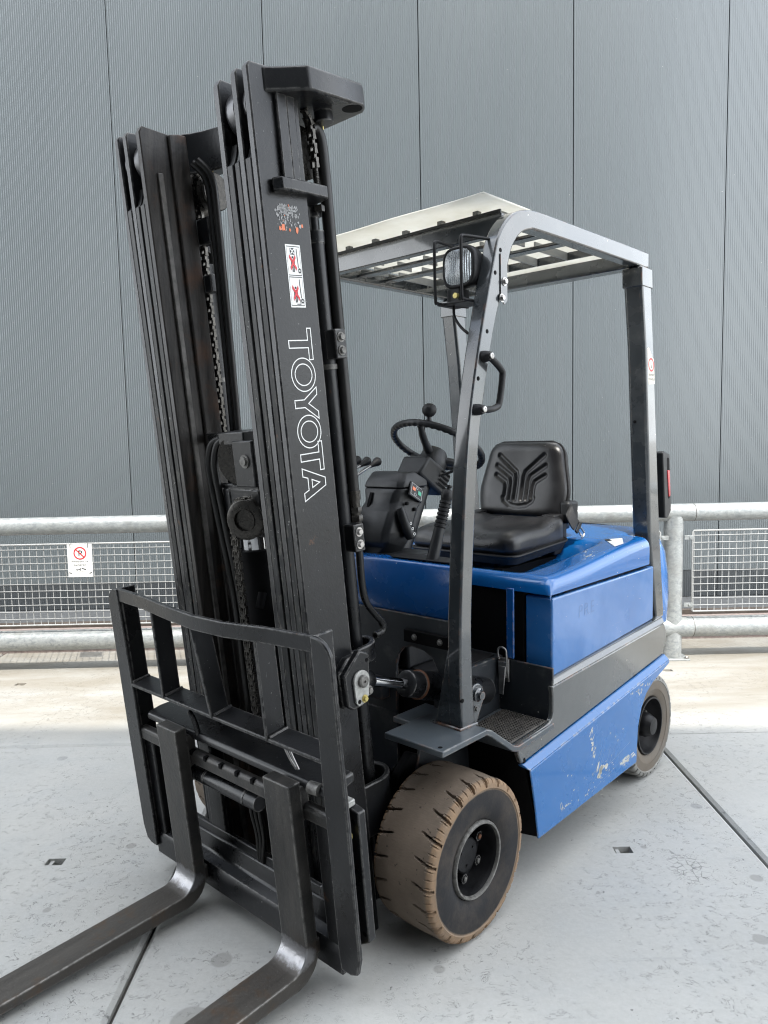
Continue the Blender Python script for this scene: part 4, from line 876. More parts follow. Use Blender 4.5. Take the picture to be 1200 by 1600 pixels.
# cross ties between the inner rails
def tie(t0, t1, a, bow, nm):
    n = 14; P = [(-.172 + .344 * i / n, a + bow * (1 - (2 * i / n - 1) ** 2) ** .8) for i in range(n + 1)]
    return G(MP).prism(P + [(x, y + .014) for x, y in P[::-1]], 2, t0, t1).obj(nm, "black", mast, bevel=.003, smooth=40)
tie(2.185, 2.292, -.175, .055, "top_cross_tie"); 
for t in (.93, .42): G(MP).box(-.172, .172, -.18, -.165, t - .035, t + .035).obj("cross_tie", "black", mast, bevel=.003)
G(MP).box(-.285, .285, -.158, -.14, .10, .26).obj("lower_cross_tie", "black", mast, bevel=.004)
# middle lift cylinder with sheaves
g = G(MP); g.cyl((-.02, -.19, .10), (-.02, -.19, 1.115), .053, n=32); g.cyl((-.02, -.19, 1.09), (-.02, -.19, 1.12), .058, n=32); g.cyl((.03, -.245, .96), (.025, -.225, 1.0), .012, n=12); g.obj("centre_cylinder", "dark", mast, smooth=40)
G(MP).cyl((-.02, -.19, 1.11), (-.02, -.19, 1.25), .045, n=32).obj("centre_piston", "chrome", mast, smooth=50)
g = G(MP); g.box(-.075, .07, -.222, -.15, 1.17, 1.30); g.box(-.088, .075, -.235, -.17, 1.285, 1.312); g.box(-.088, -.055, -.24, -.17, 1.18, 1.30); g.box(.045, .08, -.24, -.17, 1.18, 1.30); g.box(-.078, .07, -.236, -.22, 1.165, 1.30); g.box(.045, .13, -.285, -.272, 1.315, 1.44); g.box(-.055, .06, -.255, -.17, 1.425, 1.462); g.box(-.155, -.075, -.225, -.205, 1.43, 1.458); g.box(-.135, -.04, -.235, -.225, 1.30, 1.315)
yoke = g.obj("chain_yoke", "black", mast, bevel=.004)
g = G(MP); g.lathe([(.012, 0), (.012, .01), (0, .012)], (.098, -.285, 1.385), (0, -1, 0), 16); g.lathe([(.018, 0), (.018, .004), (.0, .004)], (.098, -.285, 1.385), (0, -1, 0), 20); g.obj("sheave_pin", "rimlip", yoke)
g = G(MP); g.lathe([(.02, 0), (.072, 0), (.076, .004), (.064, .012), (.064, .026), (.076, .034), (.072, .038), (.02, .038)], (.012, -.240, 1.385), (-.35, 1, 0), 36); g.obj("hose_sheave", "chain", yoke, smooth=45)
g = G(MP); g.lathe([(.0, .006), (.03, .006), (.032, 0), (.052, 0), (.056, .003), (.048, .01), (.048, .024), (.056, .03), (.05, .034), (.0, .034)], (.054, -.278, 1.222), (-.45, 1, 0), 36); g.lathe([(.03, -.002), (.032, -.002), (.032, .002), (.03, .002)], (.054, -.279, 1.222), (-.45, 1, 0), 30, True); g.obj("chain_sheave", "chain", yoke, smooth=45)
def chain(name, path, wd, pitch=.0165, f=MP, par=None, ax=None):
    P = [Vector(p) for p in path]; seg = [(P[i + 1] - P[i]).length for i in range(len(P) - 1)]; tot = sum(seg); g = G(f); n = int(tot / pitch)
    def at(d):
        for i, L in enumerate(seg):
            if d <= L or i == len(seg) - 1: return P[i] + (P[i + 1] - P[i]) * (d / L)
            d -= L
    X = Vector(ax or (1, 0, 0))
    for k in range(n):
        a, b = at(k * pitch), at((k + 1) * pitch); t = (b - a).normalized(); Nn = t.cross(X).normalized(); w = wd if k % 2 else wd * .72
        for sx in (-1, 1):
            for q in ((.5, 1.) if k % 2 else (.25, .75)):
                o = X * (sx * w * .5 * q); hh = .0068; e = t * .0035; u = X * .0011
                c = [a - e + Nn * hh * .8, a + t * pitch * .5 + Nn * hh * .55, b + e + Nn * hh * .8, b + e - Nn * hh * .8, a + t * pitch * .5 - Nn * hh * .55, a - e - Nn * hh * .8]
                g.add([o + p - u for p in c] + [o + p + u for p in c], [(0, 1, 2, 3, 4, 5), (11, 10, 9, 8, 7, 6)] + [(i, 6 + i, 6 + (i + 1) % 6, (i + 1) % 6) for i in range(6)])
        g.tube([a - X * wd * .55, a + X * wd * .55], .0038, 6)
    return g.obj(name, "link", par or mast, smooth=40)
chain("lift_chain", [(-.178, -.135, 2.20), (-.178, -.142, 1.9), (-.178, -.150, 1.43)], .025)
chain("lift_chain", spline([(.055, -.262, 1.283), (.02, -.270, 1.272), (.002, -.274, 1.235), (-.003, -.275, 1.18), (-.005, -.275, 1.0), (-.005, -.275, .55)], 5), .028)
chain("lift_chain", [(-.205, -.20, 1.36), (-.203, -.20, 1.0), (-.20, -.205, .55)], .018)
chain("lift_chain", [(.272, -.112, 2.235), (.268, -.094, 2.205), (.266, -.088, 2.10)], .022)
g = G(MP); g.lathe([(.02, 0), (.05, 0), (.053, .004), (.045, .01), (.045, .02), (.053, .026), (.05, .03), (.02, .03)], (-.165, -.105, 2.14), (1, .15, 0), 30); g.obj("chain_sheave", "chain", mast, smooth=45)
for x, a in ((-.118, -.148), (-.092, -.150)):
    G(MP).tube(spline([(x - .012, a - .03, 2.205), (x + .004, a, 2.16), (x + .006, a + .004, 2.05), (x, a, 1.7), (x - .004, a - .005, 1.44)], 5), .0105, 12).obj("hydraulic_hose", "hose", mast, smooth=60)
for x, dx in ((-.122, 0), (-.092, 0)):
    G(MP).tube(spline([(x + .045, -.235, 1.442), (x + .018, -.245, 1.43), (x, -.25, 1.39), (x - .004, -.25, 1.34), (x + .006, -.245, 1.2), (x + .02, -.235, .98), (x + .025, -.235, .7), (x + .03, -.235, .5)], 5), .0105, 12).obj("hydraulic_hose", "hose", mast, smooth=60)
g = G(MP); g.box(-.19, -.13, -.148, -.12, 1.995, 2.068); vb = g.obj("valve_block", "black", mast, bevel=.004); G(MP).box(-.175, -.14, -.155, -.12, 1.86, 1.91).obj("hose_clamp", "black", mast, bevel=.003)
g = G(MP); g.tube(spline([(-.13, -.14, 1.84), (-.118, -.14, 1.83), (-.112, -.14, 1.80), (-.112, -.14, 1.77)], 4), .005, 8); g.obj("short_hose", "hose", mast, smooth=60)
g = G(MP); g.box(-.13, -.112, -.2, -.18, .6, 1.17); g.obj("guide_bar", "black", mast, bevel=.003)
# lettering and pictograms on the outer rail
XF = .3052
def TL(u, v): return MP((XF, -.269 + v, 1.706 - u))
ol = []
def Lt(o, w, h=.074): ol.append([(o, h), (o, h - .0125), (o + w / 2 - .009, h - .0125), (o + w / 2 - .009, 0), (o + w / 2 + .009, 0), (o + w / 2 + .009, h - .0125), (o + w, h - .0125), (o + w, h)])
Lt(.0, .076); Lt(.279, .072)
for o in (.071, .211):
    ol.append(circ(o + .041, .037, .0405, 40, .0385)); ol.append(circ(o + .041, .037, .0262, 36, .0275))
ol.append([(.144, .074), (.162, .074), (.183, .044), (.204, .074), (.222, .074), (.192, .031), (.192, 0), (.173, 0), (.173, .031)])
ol.append([(.341, 0), (.372, .074), (.392, .074), (.423, 0), (.403, 0), (.397, .016), (.3665, .016), (.361, 0)]); ol.append([(.3715, .029), (.392, .029), (.3818, .054)])
g = G()
for P in ol: g.ribbon(P, .0026, TL)
g.obj("lettering", "white", mast, recalc=False)
def SK(u, v, d=0.): return MP((XF + d, -.249 + u * .047, 1.7555 + v * .147))
g = G(); g.flat([(0, 0), (1, 0), (1, 1), (0, 1)], SK); dec = g.obj("warning_decal", "white", mast, recalc=False)
g = G(); q = lambda u, v: SK(u, v, .0004)
asp = .147 / .047
for b in (.03, .515):
    g.ribbon([(.07, b), (.93, b), (.93, b + .455), (.07, b + .455)], .012, q)
    fx, fy = .42, b
    g.flat(circ(fx, fy + .285, .062, 14, .062 / asp), q); g.flat([(fx - .13, fy + .25), (fx + .13, fy + .25), (fx + .13, fy + .14), (fx + .09, fy + .14), (fx + .09, fy + .22), (fx + .07, fy + .22), (fx + .07, fy + .05), (fx + .012, fy + .05), (fx + .012, fy + .14), (fx - .012, fy + .14), (fx - .012, fy + .05), (fx - .07, fy + .05), (fx - .07, fy + .22), (fx - .09, fy + .22), (fx - .09, fy + .14), (fx - .13, fy + .14)], q)
    g.ribbon([(.72, b + .42), (.76, b + .12)], .05, q, False); P = circ(.82, b + .075, .085, 18, .085 / asp); g.ribbon(P, .028, q)
g.flat([(.28, .84), (.58, .84), (.58, .945), (.28, .945)], q); g.flat([(.42, .045), (.7, .045), (.7, .06), (.42, .06)], q); g.flat([(.66, .06), (.7, .06), (.7, .13), (.66, .13)], q)
g.obj("pictogram", "ink", dec, recalc=False)
g = G(); q = lambda u, v: SK(u, v, .0008)
for b in (.03, .515):
    g = G(); g.ribbon([(.2, b + .30), (.63, b + .10)], .062, q, False); g.ribbon([(.60, b + .30), (.24, b + .10)], .062, lambda u, v: SK(u, v, .0011), False); g.obj("red_cross", "red", dec, recalc=False)
g = G(); g.ribbon([(.30, .85), (.56, .935)], .025, q, False); g.ribbon([(.56, .85), (.30, .935)], .025, q, False); g.obj("box_cross", "white", dec, recalc=False)
# torn sticker rest above the decal
rnd = random.Random(5); g = G(); g2 = G()
for i in range(260):
    u = rnd.triangular(-.272, -.188, -.232); t = 1.993 - abs(rnd.gauss(0, .02)) - .02 * (u + .272); sz = rnd.uniform(.0005, .0026) * (1.6 if rnd.random() < .1 else 1)
    P = [(u + sz * rnd.uniform(.4, 1.2) * cos(a), t + sz * 1.7 * rnd.uniform(.4, 1.2) * sin(a)) for a in [k * pi / 3 for k in range(6)]]
    (g2 if i < 4 else g).flat(P, lambda a, b: MP((XF, a, b)))
for u, t, sz in ((-.247, 1.940, .006), (-.258, 1.937, .004), (-.205, 1.938, .005), (-.188, 1.948, .0035), (-.228, 1.936, .0025)):
    g2.flat([(u + sz * rnd.uniform(.6, 1.2) * cos(a), t + sz * 1.5 * rnd.uniform(.6, 1.3) * sin(a)) for a in [k * pi / 4 for k in range(8)]], lambda a, b: MP((XF + .0002, a, b)))
g.obj("sticker_residue", "pale", mast, recalc=False); g2.obj("primer_chip", "orange", mast, recalc=False)

# ------------------------------------------------------------------ load backrest
lb = empty("load_backrest", truck)
def bar_a(x): return -.42 + .048 * sm(.40 - abs(x), 0, .22) if True else -.42
def BP(p): return MP(p)
def bow(x):                                   # the middle of the guard is set back
    return -.424 - .046 * sm(.47 - abs(x - .02), 0.02, .36) * 0 + (0 if abs(x) > .30 else .0)
xs = [-.455, -.30, -.12, .03, .16, .30, .455]
offs = [-.420, -.428, -.452, -.467, -.462, -.435, -.420]
g = G(MP); rings = []
for x, a in zip(xs, offs): rings.append([(x, a, .962), (x, a + .012, .962), (x, a + .012, 1.003), (x, a, 1.003)])
g.loft(rings); g.obj("top_bar", "black", lb, bevel=.002)
for s in (1, -1):
    w_in, w_out = .450, .514
    n = 7; arc = [(w_out - .052 + .052 * sin(pi / 2 * i / n), .951 + .052 * cos(pi / 2 * i / n)) for i in range(n + 1)]
    fr = [(w_in, 1.003)] + arc + [(.513, .55), (.506, .19), (.493, .145), (.47, .134), (.436, .134), (.432, .19), (.440, .69), (w_in, .955)]
    g = G(mir(s)); g.prism(fr, 1, -.424, -.411); g.hexa([(.500, -.412, .15), (.512, -.412, .15), (.512, -.355, .18), (.500, -.355, .18), (.506, -.412, 1.028), (.518, -.412, 1.028), (.518, -.355, 1.028), (.506, -.355, 1.028)] if False else [(.436, -.412, .165), (.447, -.412, .165), (.447, -.36, .19), (.436, -.36, .19), (.450, -.412, 1.003), (.461, -.412, 1.003), (.461, -.36, 1.003), (.450, -.36, 1.003)])
    if False: g.hexa([(.505, -.412, .90), (.516, -.412, .90), (.516, -.35, .90), (.505, -.35, .90), (.512, -.412, 1.003), (.523, -.412, 1.003), (.523, -.35, 1.028), (.512, -.35, 1.028)])
    g.obj("side_post", "black", lb, bevel=.003)
mid = G(MP); mid.hexa([(-.445, -.424, .686), (.445, -.424, .686), (.440, -.358, .692), (-.445, -.358, .692), (-.445, -.424, .696), (.445, -.424, .696), (.440, -.358, .702), (-.445, -.358, .702)]); mid.obj("middle_bar", "black", lb, bevel=.002)
for x in (-.256, -.006, .238):
    a0 = -.424 if abs(x) > .1 else -.452
    g = G(MP); g.hexa([(x - .004, -.426, .690), (x + .006, -.426, .690), (x + .006, -.366, .690), (x - .004, -.366, .690), (x - .008, a0, .965), (x + .002, a0, .965), (x + .002, a0 + .06, .965), (x - .008, a0 + .06, .965)]); g.obj("upright_bar", "black", lb, bevel=.002)
for x in (-.44, -.247, .003, .247): G(MP).tube([(x, -.42, .699), (x + .002, -.362, .704)], .005, 6).obj("weld_bead", "black", lb, smooth=60)

# ------------------------------------------------------------------ fork carriage with side shift, forks
ca = empty("fork_carriage", truck)
g = G(MP); g.prism([(-.408, .582), (-.410, .594), (-.402, .606), (-.36, .612), (-.31, .610), (-.31, .585), (-.392, .576)], 0, -.40, .43); g.obj("top_plate", "black", ca, bevel=.005)
g = G(MP); g.prism([(-.418, .508), (-.418, .540), (-.410, .548), (-.392, .548), (-.392, .508)], 0, -.46, .44); tb = g.obj("top_fork_bar", "fork", ca, bevel=.004)
g = G(MP)
for x in (-.155, -.085, -.01, .065, .135): g.box(x, x + .012, -.4195, -.405, .536, .5492)
g.obj("fork_notch", "dark", tb)
g = G(MP); g.cyl((-.18, -.40, .470), (.14, -.40, .470), .0225, n=24); g.cyl((-.105, -.40, .470), (-.10, -.40, .470), .0235, n=24); g.cyl((.085, -.40, .470), (.091, -.40, .470), .0240, n=24); g.cyl((-.205, -.40, .470), (-.17, -.40, .470), .0255, n=20); g.obj("side_shift_cylinder", "black", ca, smooth=40)
g = G(MP); g.prism([(-.412, .10), (-.412, .165), (-.404, .178), (-.375, .19), (-.36, .235), (-.345, .235), (-.345, .10)], 0, -.455, .425); g.obj("bottom_fork_bar", "black", ca, bevel=.005)
g = G(MP); g.box(-.30, .30, -.355, -.34, .225, .262); g.obj("lower_guide_bar", "black", ca, bevel=.003)
g = G(MP)
for x0, x1 in ((-.455, -.40), (.37, .44)): g.box(x0, x1, -.405, -.345, .17, .52)
for s in (-1, 1): g.box(s * .19 - .03, s * .19 + .03, -.35, -.30, .12, .60)
g.obj("carriage_plate", "black", ca, bevel=.006)
g = G(MP); g.box(-.20, -.13, -.352, -.335, .21, .47); g.box(.02, .05, -.345, -.33, .22, .45); g.obj("carriage_upright", "black", ca, bevel=.003)
for k, (x, dx) in enumerate(((.085, .01), (.105, .02), (.125, .03))):
    g = G(MP); g.tube(spline([(x - .03, -.372, .455), (x - .035, -.37, .40), (x - .025 - dx * .4, -.365, .33), (x - .03 - dx, -.36, .26), (x - .04 - dx, -.35, .22)], 5), .006, 8); g.obj("side_shift_hose", "hose", ca, smooth=60)
g = G(MP); g.prism([(.463, .188), (.505, .215), (.511, .562), (.466, .572)], 1, -.385, -.36); sp = g.obj("side_stop_plate", "black", ca, bevel=.003)
g = G(MP)
for t in (.535, .235): G(MP).cyl((.492, -.3855, t), (.492, -.384, t), .0065, n=14).obj("bolt_hole", "dark", sp)
for x, a, t, r in ((.484, -.40, .503, .0085), (.476, -.40, .19, .007)): G(MP).bolt((x, a, t), (.7, -.7, 0), r).obj("stop_bolt", "zinc", sp)
g = G(MP); g.box(.462, .49, -.40, -.37, .572, .588); g.obj("stop_block", "silver", sp, bevel=.003)
cz_ = lambda a, t: a * sin(TH) + t * cos(TH)
def fork(x0, x1, z_end):
    f = empty("fork", truck)
    fa, ba = -.462, -.424
    g = G(MP); g.box(x0, x1, fa, ba, .175, .615 if x0 > 0 else .625); top = .615 if x0 > 0 else .625
    # heel curve into the blade (side profile in mast frame), blade resting towards its tip
    def prof():
        o, i = [], []
        R = .052
        for k in range(9):
            th = pi / 2 * k / 8; o.append((fa - R + R * cos(th), .175 - R * sin(th)))      # upper surface: from shank front down to the blade top
        for k in range(9):
            th = pi / 2 * k / 8; Rb = .075; i.append((ba - Rb + Rb * cos(th), .155 - Rb * sin(th)))
        return o, i
    o, i = prof()
    def wp(a, t):      # world height of a mast point
        return cz_(a, t)
    end = []
    for L, zt, th in ((.10, .0, .0385), (.3, 0, .036), (.6, 0, .026), (.86, 0, .014), (.90, 0, .010)): pass
    a0, t0 = o[-1]; z0 = wp(a0, t0)
    def tt(a, z): return (z - a * sin(TH)) / cos(TH)
    topz = lambda a: z0 + (a - a0) / (-.98 - a0) * (z_end - z0) if a > -.98 else z_end - (-.98 - a) * .045
    A = [-.56, -.66, -.80, -.98, -1.15, -1.30, -1.42, -1.455]
    thick = [.0385, .037, .033, .028, .022, .016, .011, .006]
    up = [(a, tt(a, topz(a))) for a in A]; dn = [(a, tt(a, topz(a) - h)) for a, h in zip(A, thick)]
    P = [(fa, top)] + o + up + dn[::-1] + i[::-1] + [(ba, top)]
    g = G(MP)
    taper = lambda p: p
    g.prism(P, 0, x0, x1)
    b = g.obj("fork_blade", "fork", f, bevel=.004, seg=3, smooth=40)
    g = G(MP); g.hexa([(x0 + .006, ba, .50), (x1 - .006, ba, .50), (x1 - .006, ba + .028, .52), (x0 + .006, ba + .028, .52), (x0 + .006, ba, .60), (x1 - .006, ba, .60), (x1 - .006, ba + .028, .585), (x0 + .006, ba + .028, .585)]); g.obj("fork_hook", "fork", f, bevel=.003); G(MP).box(x0 + .01, x1 - .01, ba, ba + .02, .13, .17).obj("fork_hook", "fork", f, bevel=.003)
    """
    g = G(MP); S_ = [(a - .0006 * cos(pi / 2 * k / 8) , t + .0008) for k, (a, t) in enumerate(o)][2:7]
    g.add([(x, a, t) for a, t in S_ for x in (x0 + .006, x1 - .006)], [(2 * k, 2 * k + 1, 2 * k + 3, 2 * k + 2) for k in range(len(S_) - 1)]); """
    # lock pin on top
    xm = (x0 + x1) / 2
    return f
f1 = fork(-.249, -.148, .047); f2 = fork(.254, .355, .047)
g = G(MP); g.tube(spline([(-.125, -.40, .60), (-.128, -.405, .64), (-.135, -.41, .665), (-.14, -.412, .668)], 4), .008, 8); g.obj("lock_pin", "black", f1, smooth=60)
g = G(MP); g.tube(spline([(.318, -.395, .622), (.306, -.398, .65), (.292, -.40, .678), (.285, -.402, .682), (.284, -.404, .676), (.296, -.40, .645), (.31, -.395, .62)], 4), .0032, 8); g.obj("lock_pin", "steel", f2, smooth=60)
g = G(MP); g.cyl((.372, -.408, .598), (.405, -.404, .598), .016, n=16); g.obj("lock_housing", "rimlip", f2, smooth=50)

# ------------------------------------------------------------------ steering column and console
con = empty("console", truck)
def lerp(a, b, t): return a + (b - a) * t
# console body: rows of (y_front, y_back, half width front, half width back, z), centre x
rows = [(.085, .225, .030, .055, 1.00), (.10, .235, .055, .075, 1.045), (.085, .25, .077, .085, 1.068), (.092, .27, .084, .092, 1.10), (.125, .30, .086, .095, 1.17), (.145, .325, .078, .10, 1.20), (.155, .342, .086, .10, 1.225), (.165, .352, .092, .098, 1.245)]
rows = [(.148, .235, .040, .07, 1.00), (.156, .245, .066, .085, 1.045), (.140, .262, .078, .09, 1.066), (.143, .275, .083, .094, 1.10), (.175, .30, .083, .096, 1.165), (.196, .322, .074, .10, 1.195), (.200, .335, .082, .10, 1.222), (.208, .345, .088, .098, 1.24)]
def ringc(r, cx=.0):
    yf, yb, wf, wb, z = r; k = .018
    return [(cx - wf + k, yf, z), (cx + wf - k, yf, z), (cx + wf, yf + k, z), (cx + wb, yb - k, z), (cx + wb - k, yb, z), (cx - wb + k, yb, z), (cx - wb, yb - k, z), (cx - wf, yf + k, z)]
G().loft([ringc(r) for r in rows]).obj("console_body", "plastic", con, bevel=.006, seg=3, smooth=50)
cap = [(.205, .35, .092, .10, 1.2405), (.212, .352, .091, .099, 1.258), (.228, .318, .083, .088, 1.288)]
cap = [(.206, .352, .091, .101, 1.2415), (.216, .350, .089, .099, 1.262), (.236, .305, .078, .085, 1.291), (.241, .298, .07, .078, 1.293)]
G().loft([ringc(r) for r in cap]).obj("console_lid", "plastic", con, bevel=.004, seg=2, smooth=50)
for x in (-.038, -.005):
    g = G(); g.hexa([(x - .016, .158, 1.085), (x - .003, .158, 1.085), (x - .003, .18, 1.085), (x - .016, .18, 1.085), (x, .196, 1.225), (x + .012, .196, 1.225), (x + .012, .22, 1.225), (x, .22, 1.225)]); g.obj("console_slot", "dark", con) if x < -.02 else None
g = G(); g.prism([(.10, .262), (.082, .268), (.082, .30), (.103, .294)], 2, 1.08, 1.11)
g = G(); g.tube(spline([(.098, .196, 1.178), (.102, .20, 1.155), (.104, .212, 1.12), (.110, .226, 1.09), (.112, .232, 1.077)], 5), [.012, .013, .013, .014, .014, .015, .015, .016, .016, .017, .017, .018, .018, .018, .018, .018, .018, .018, .018, .017, .014], 12); lv = g.obj("direction_lever", "plastic", con, smooth=60)
g = G()
for k, (y, z) in enumerate(((.212, 1.128), (.220, 1.110), (.228, 1.092))): g.ribbon(circ(y, z, .0042, 12), .0016, lambda u, v: (.1285 + (u - .2) * .05, u, v))
g.obj("lever_marking", "white", lv, recalc=False)
g = G(); g.rbox((.099, .250, 1.10), (.004, .013, .012), .004, 4); g.rbox((.095, .232, 1.19), (.006, .006, .006), .004, 4); g.rbox((.097, .268, 1.168), (.006, .006, .006), .004, 4); g.obj("lever_slot", "dark", con)
# indicator panel on the sloping right hand top edge of the lid
O = Vector((.1035, .236, 1.2295)); U = Vector((.0, .062, -.034)); V = Vector((-.011, .022, .036))
Nn = U.cross(V).normalized(); Nn = Nn if Nn.x > 0 else -Nn
def IP(u, v, d=.003): return O + U * u + V * v + Nn * d
G().hexa([IP(0, -.25, -.004), IP(1, -.25, -.004), IP(1, .95, -.004), IP(0, .95, -.004), IP(0, -.25, .002), IP(1, -.25, .002), IP(1, .95, .002), IP(0, .95, .002)]).obj("indicator_panel", "plastic", con, bevel=.002)
g = G(); g.ribbon([(.08, -.1), (.92, -.1), (.92, .85), (.08, .85)], .035, lambda u, v: IP(u, v)); g.ribbon(circ(.5, .68, .07, 12, .12), .035, IP); g.ribbon(circ(.42, .06, .08, 12, .12), .035, IP); pn = g.obj("panel_print", "pale", con, recalc=False)
g = G(); g.flat([(.15, .3), (.38, .3), (.38, .58), (.15, .58)], lambda u, v: IP(u, v, .004)); g.obj("amber_light", "orange", con, recalc=False)
g = G(); g.flat([(.6, .2), (.84, .2), (.84, .52), (.6, .52)], lambda u, v: IP(u, v, .004)); g.obj("green_light", "green", con, recalc=False)
# column housing and wheel
col = empty("steering_column", truck)
SC = Vector((0, .515, 1.372)); TS = rad(31); SN = Vector((0, sin(TS), cos(TS)))
SA = Vector((1, 0, 0)); SB = Vector((0, cos(TS), -sin(TS)))
def cp(x, b, h): return SC + SA * x + SB * b + SN * h
g = G()
R0 = [cp(-.062, -.075, -.175), cp(.062, -.075, -.175), cp(.062, .06, -.175), cp(-.062, .06, -.175)]
g.hexa([cp(-.055, -.10, -.165), cp(.055, -.10, -.165), cp(.055, .055, -.175), cp(-.055, .055, -.175), cp(-.062, -.088, -.085), cp(.062, -.088, -.085), cp(.062, .062, -.085), cp(-.062, .062, -.085)]); g.obj("column_housing", "plastic", col, bevel=.012, seg=3)
g = G()
for k in range(4): g.hexa([cp(.0625, .0 + k * .001, -.15 + k * .016), cp(.0635, .0, -.15 + k * .016), cp(.0635, .05, -.15 + k * .016), cp(.0625, .05, -.15 + k * .016), cp(.0625, 0, -.144 + k * .016), cp(.0635, 0, -.144 + k * .016), cp(.0635, .05, -.144 + k * .016), cp(.0625, .05, -.144 + k * .016)])
g.obj("housing_vent", "dark", col)
g = G(); g.cyl((0, .30, 1.02), cp(0, -.02, -.15), .038, n=20); g.obj("column_tube", "plastic", col, smooth=50)
g = G(); g.lathe([(.055, -.088), (.055, -.062), (.048, -.05), (.046, -.028), (.04, -.018), (.0, -.012)], SC, SN, 32); hub = g.obj("wheel_hub", "plastic", col, smooth=45)
n = 96; rr = .168; path = [cp(rr * cos(2 * pi * i / n), rr * sin(2 * pi * i / n), .0) for i in range(n)]
g = G(); P = []
rings = []
for i in range(n * 2):
    th = 2 * pi * i / (n * 2); c = cp(rr * cos(th), rr * sin(th), 0); e = SA * cos(th) + SB * sin(th)
    ring = []
    for j in range(10):
        a = 2 * pi * j / 10; lo = max(0, -sin(a)); r = .0128 * (1 + .13 * lo * (sin(th * 46) - .4))
        ring.append(c + (e * cos(a) + SN * sin(a)) * r)
    rings.append(ring)
g.loft(rings, False, True); g.obj("wheel_rim", "plastic", col, smooth=60)
g = G()
for th in (rad(-78), rad(48), rad(162)):
    a = cp(.035 * cos(th), .035 * sin(th), -.045); b = cp(.158 * cos(th), .158 * sin(th), -.004); m = (a + b) / 2 - SN * .006
    g.tube(spline([a, m, b], 5), [.0155] * 4 + [.0135] * 4 + [.011] * 3, 10)
g.obj("wheel_spoke", "plastic", col, smooth=50)
th = rad(-67); kb = cp(rr * cos(th), rr * sin(th), .012)
g = G(); g.lathe([(.010, -.014), (.011, .0), (.008, .008), (.008, .014), (.017, .019), (.0245, .03), (.0255, .042), (.020, .054), (.010, .060), (0, .061)], kb, (0, .1, 1), 28); g.obj("spinner_knob", "rubber", col, smooth=50)
g = G(); g.tube(spline([cp(.062, .0, -.12), cp(.10, .02, -.085), cp(.155, .045, -.035)], 4), [.004] * 3 + [.0055] * 3 + [.0095] * 3, 10); g.obj("column_stalk", "rubber", col, smooth=60)
# hydraulic levers beyond the console
for k, (y, z) in enumerate(((.297, 1.335), (.348, 1.33), (.403, 1.326))):
    g = G(); b = Vector((-.205, y - .26 - k * .02, z - .135 - k * .012)); m = Vector((-.2, y - .13, z - .062)); t = Vector((-.2, y - .012, z - .012))
    g.tube(spline([b, m, t], 5), .0055, 10); l_ = g.obj("hydraulic_lever", "steel", truck, smooth=60)
    d = (t - m).normalized(); g = G(); g.lathe([(.007, -.012), (.0085, .0), (.0125, .012), (.0165, .024), (.0170, .032), (.013, .039), (0, .042)], t - d * .012, d, 22); g.obj("lever_knob", "rubber", l_, smooth=60)
G().box(-.27, -.14, .0, .16, 1.0, 1.22).obj("lever_box", "plastic", truck, bevel=.012)
# parking brake
bk = empty("parking_brake", truck)
A, B = Vector((.272, .140, 1.015)), Vector((.282, .212, 1.232)); d = (B - A).normalized()
g = G(); g.tube([A - d * .02, A + d * .115], [.021, .017], 14); g.obj("brake_lever", "plastic", bk, smooth=60)
pr = [(.0155, .112)]
for i in range(7): h = .118 + i * .0125; pr += [(.0155, h), (.0185, h + .002), (.0185, h + .0085), (.0155, h + .0105)]
pr += [(.0175, .208), (.019, .216), (.019, .232), (.014, .238), (.007, .240), (.007, .246), (.010, .247), (.010, .253), (0, .254)]
G().lathe(pr, A, d, 22).obj("brake_grip", "rubber", bk, smooth=45)

# ------------------------------------------------------------------ seat
seat = empty("seat", truck)
def cush(p):
    t = (p.y + .20) / .40; z = p.z
    if z > 0: z += .030 * sm(t, .55, 1.) + .012 * sm(abs(p.x) / .225, .45, .85) - .010 * sm(1 - t, .72, 1.0)
    else: z *= 1 - .25 * sm(1 - t, .7, 1)
    return (p.x * (1 - .05 * t), p.y, z)
G().rbox((0, .835, 1.002), (.245, .205, .048), .042, 18, cush).obj("cushion", "vinyl", seat, smooth=60)
g = G(); n = 40
def rrect(hx, hy, r, z, cy): 
    P = []
    for cx_, cy_, a0 in ((hx - r, hy - r, 0), (-hx + r, hy - r, pi / 2), (-hx + r, -hy + r, pi), (hx - r, -hy + r, 1.5 * pi)):
        P += [(cx_ + r * cos(a0 + pi / 2 * i / 6), cy + cy_ + r * sin(a0 + pi / 2 * i / 6), z + .05 * max(0, (cy_ + r * sin(a0 + pi / 2 * i / 6)) / hy) * .5) for i in range(7)]
    return P
g.tube(rrect(.248, .207, .045, .970, .835), .0055, 8, True); g.obj("cushion_piping", "rubber", seat, smooth=60)
g = G(); g.loft([rrect(.232, .195, .04, .938, .84), rrect(.244, .204, .045, .960, .838), rrect(.244, .204, .045, .975, .836)]); g.obj("seat_pan", "rubber", seat, smooth=40)
g = G()
for s in (-1, 1): g.box(s * .18 - .02, s * .18 + .02, .63, 1.02, .885, .925)
g.obj("seat_rail", "dark", seat, bevel=.003)
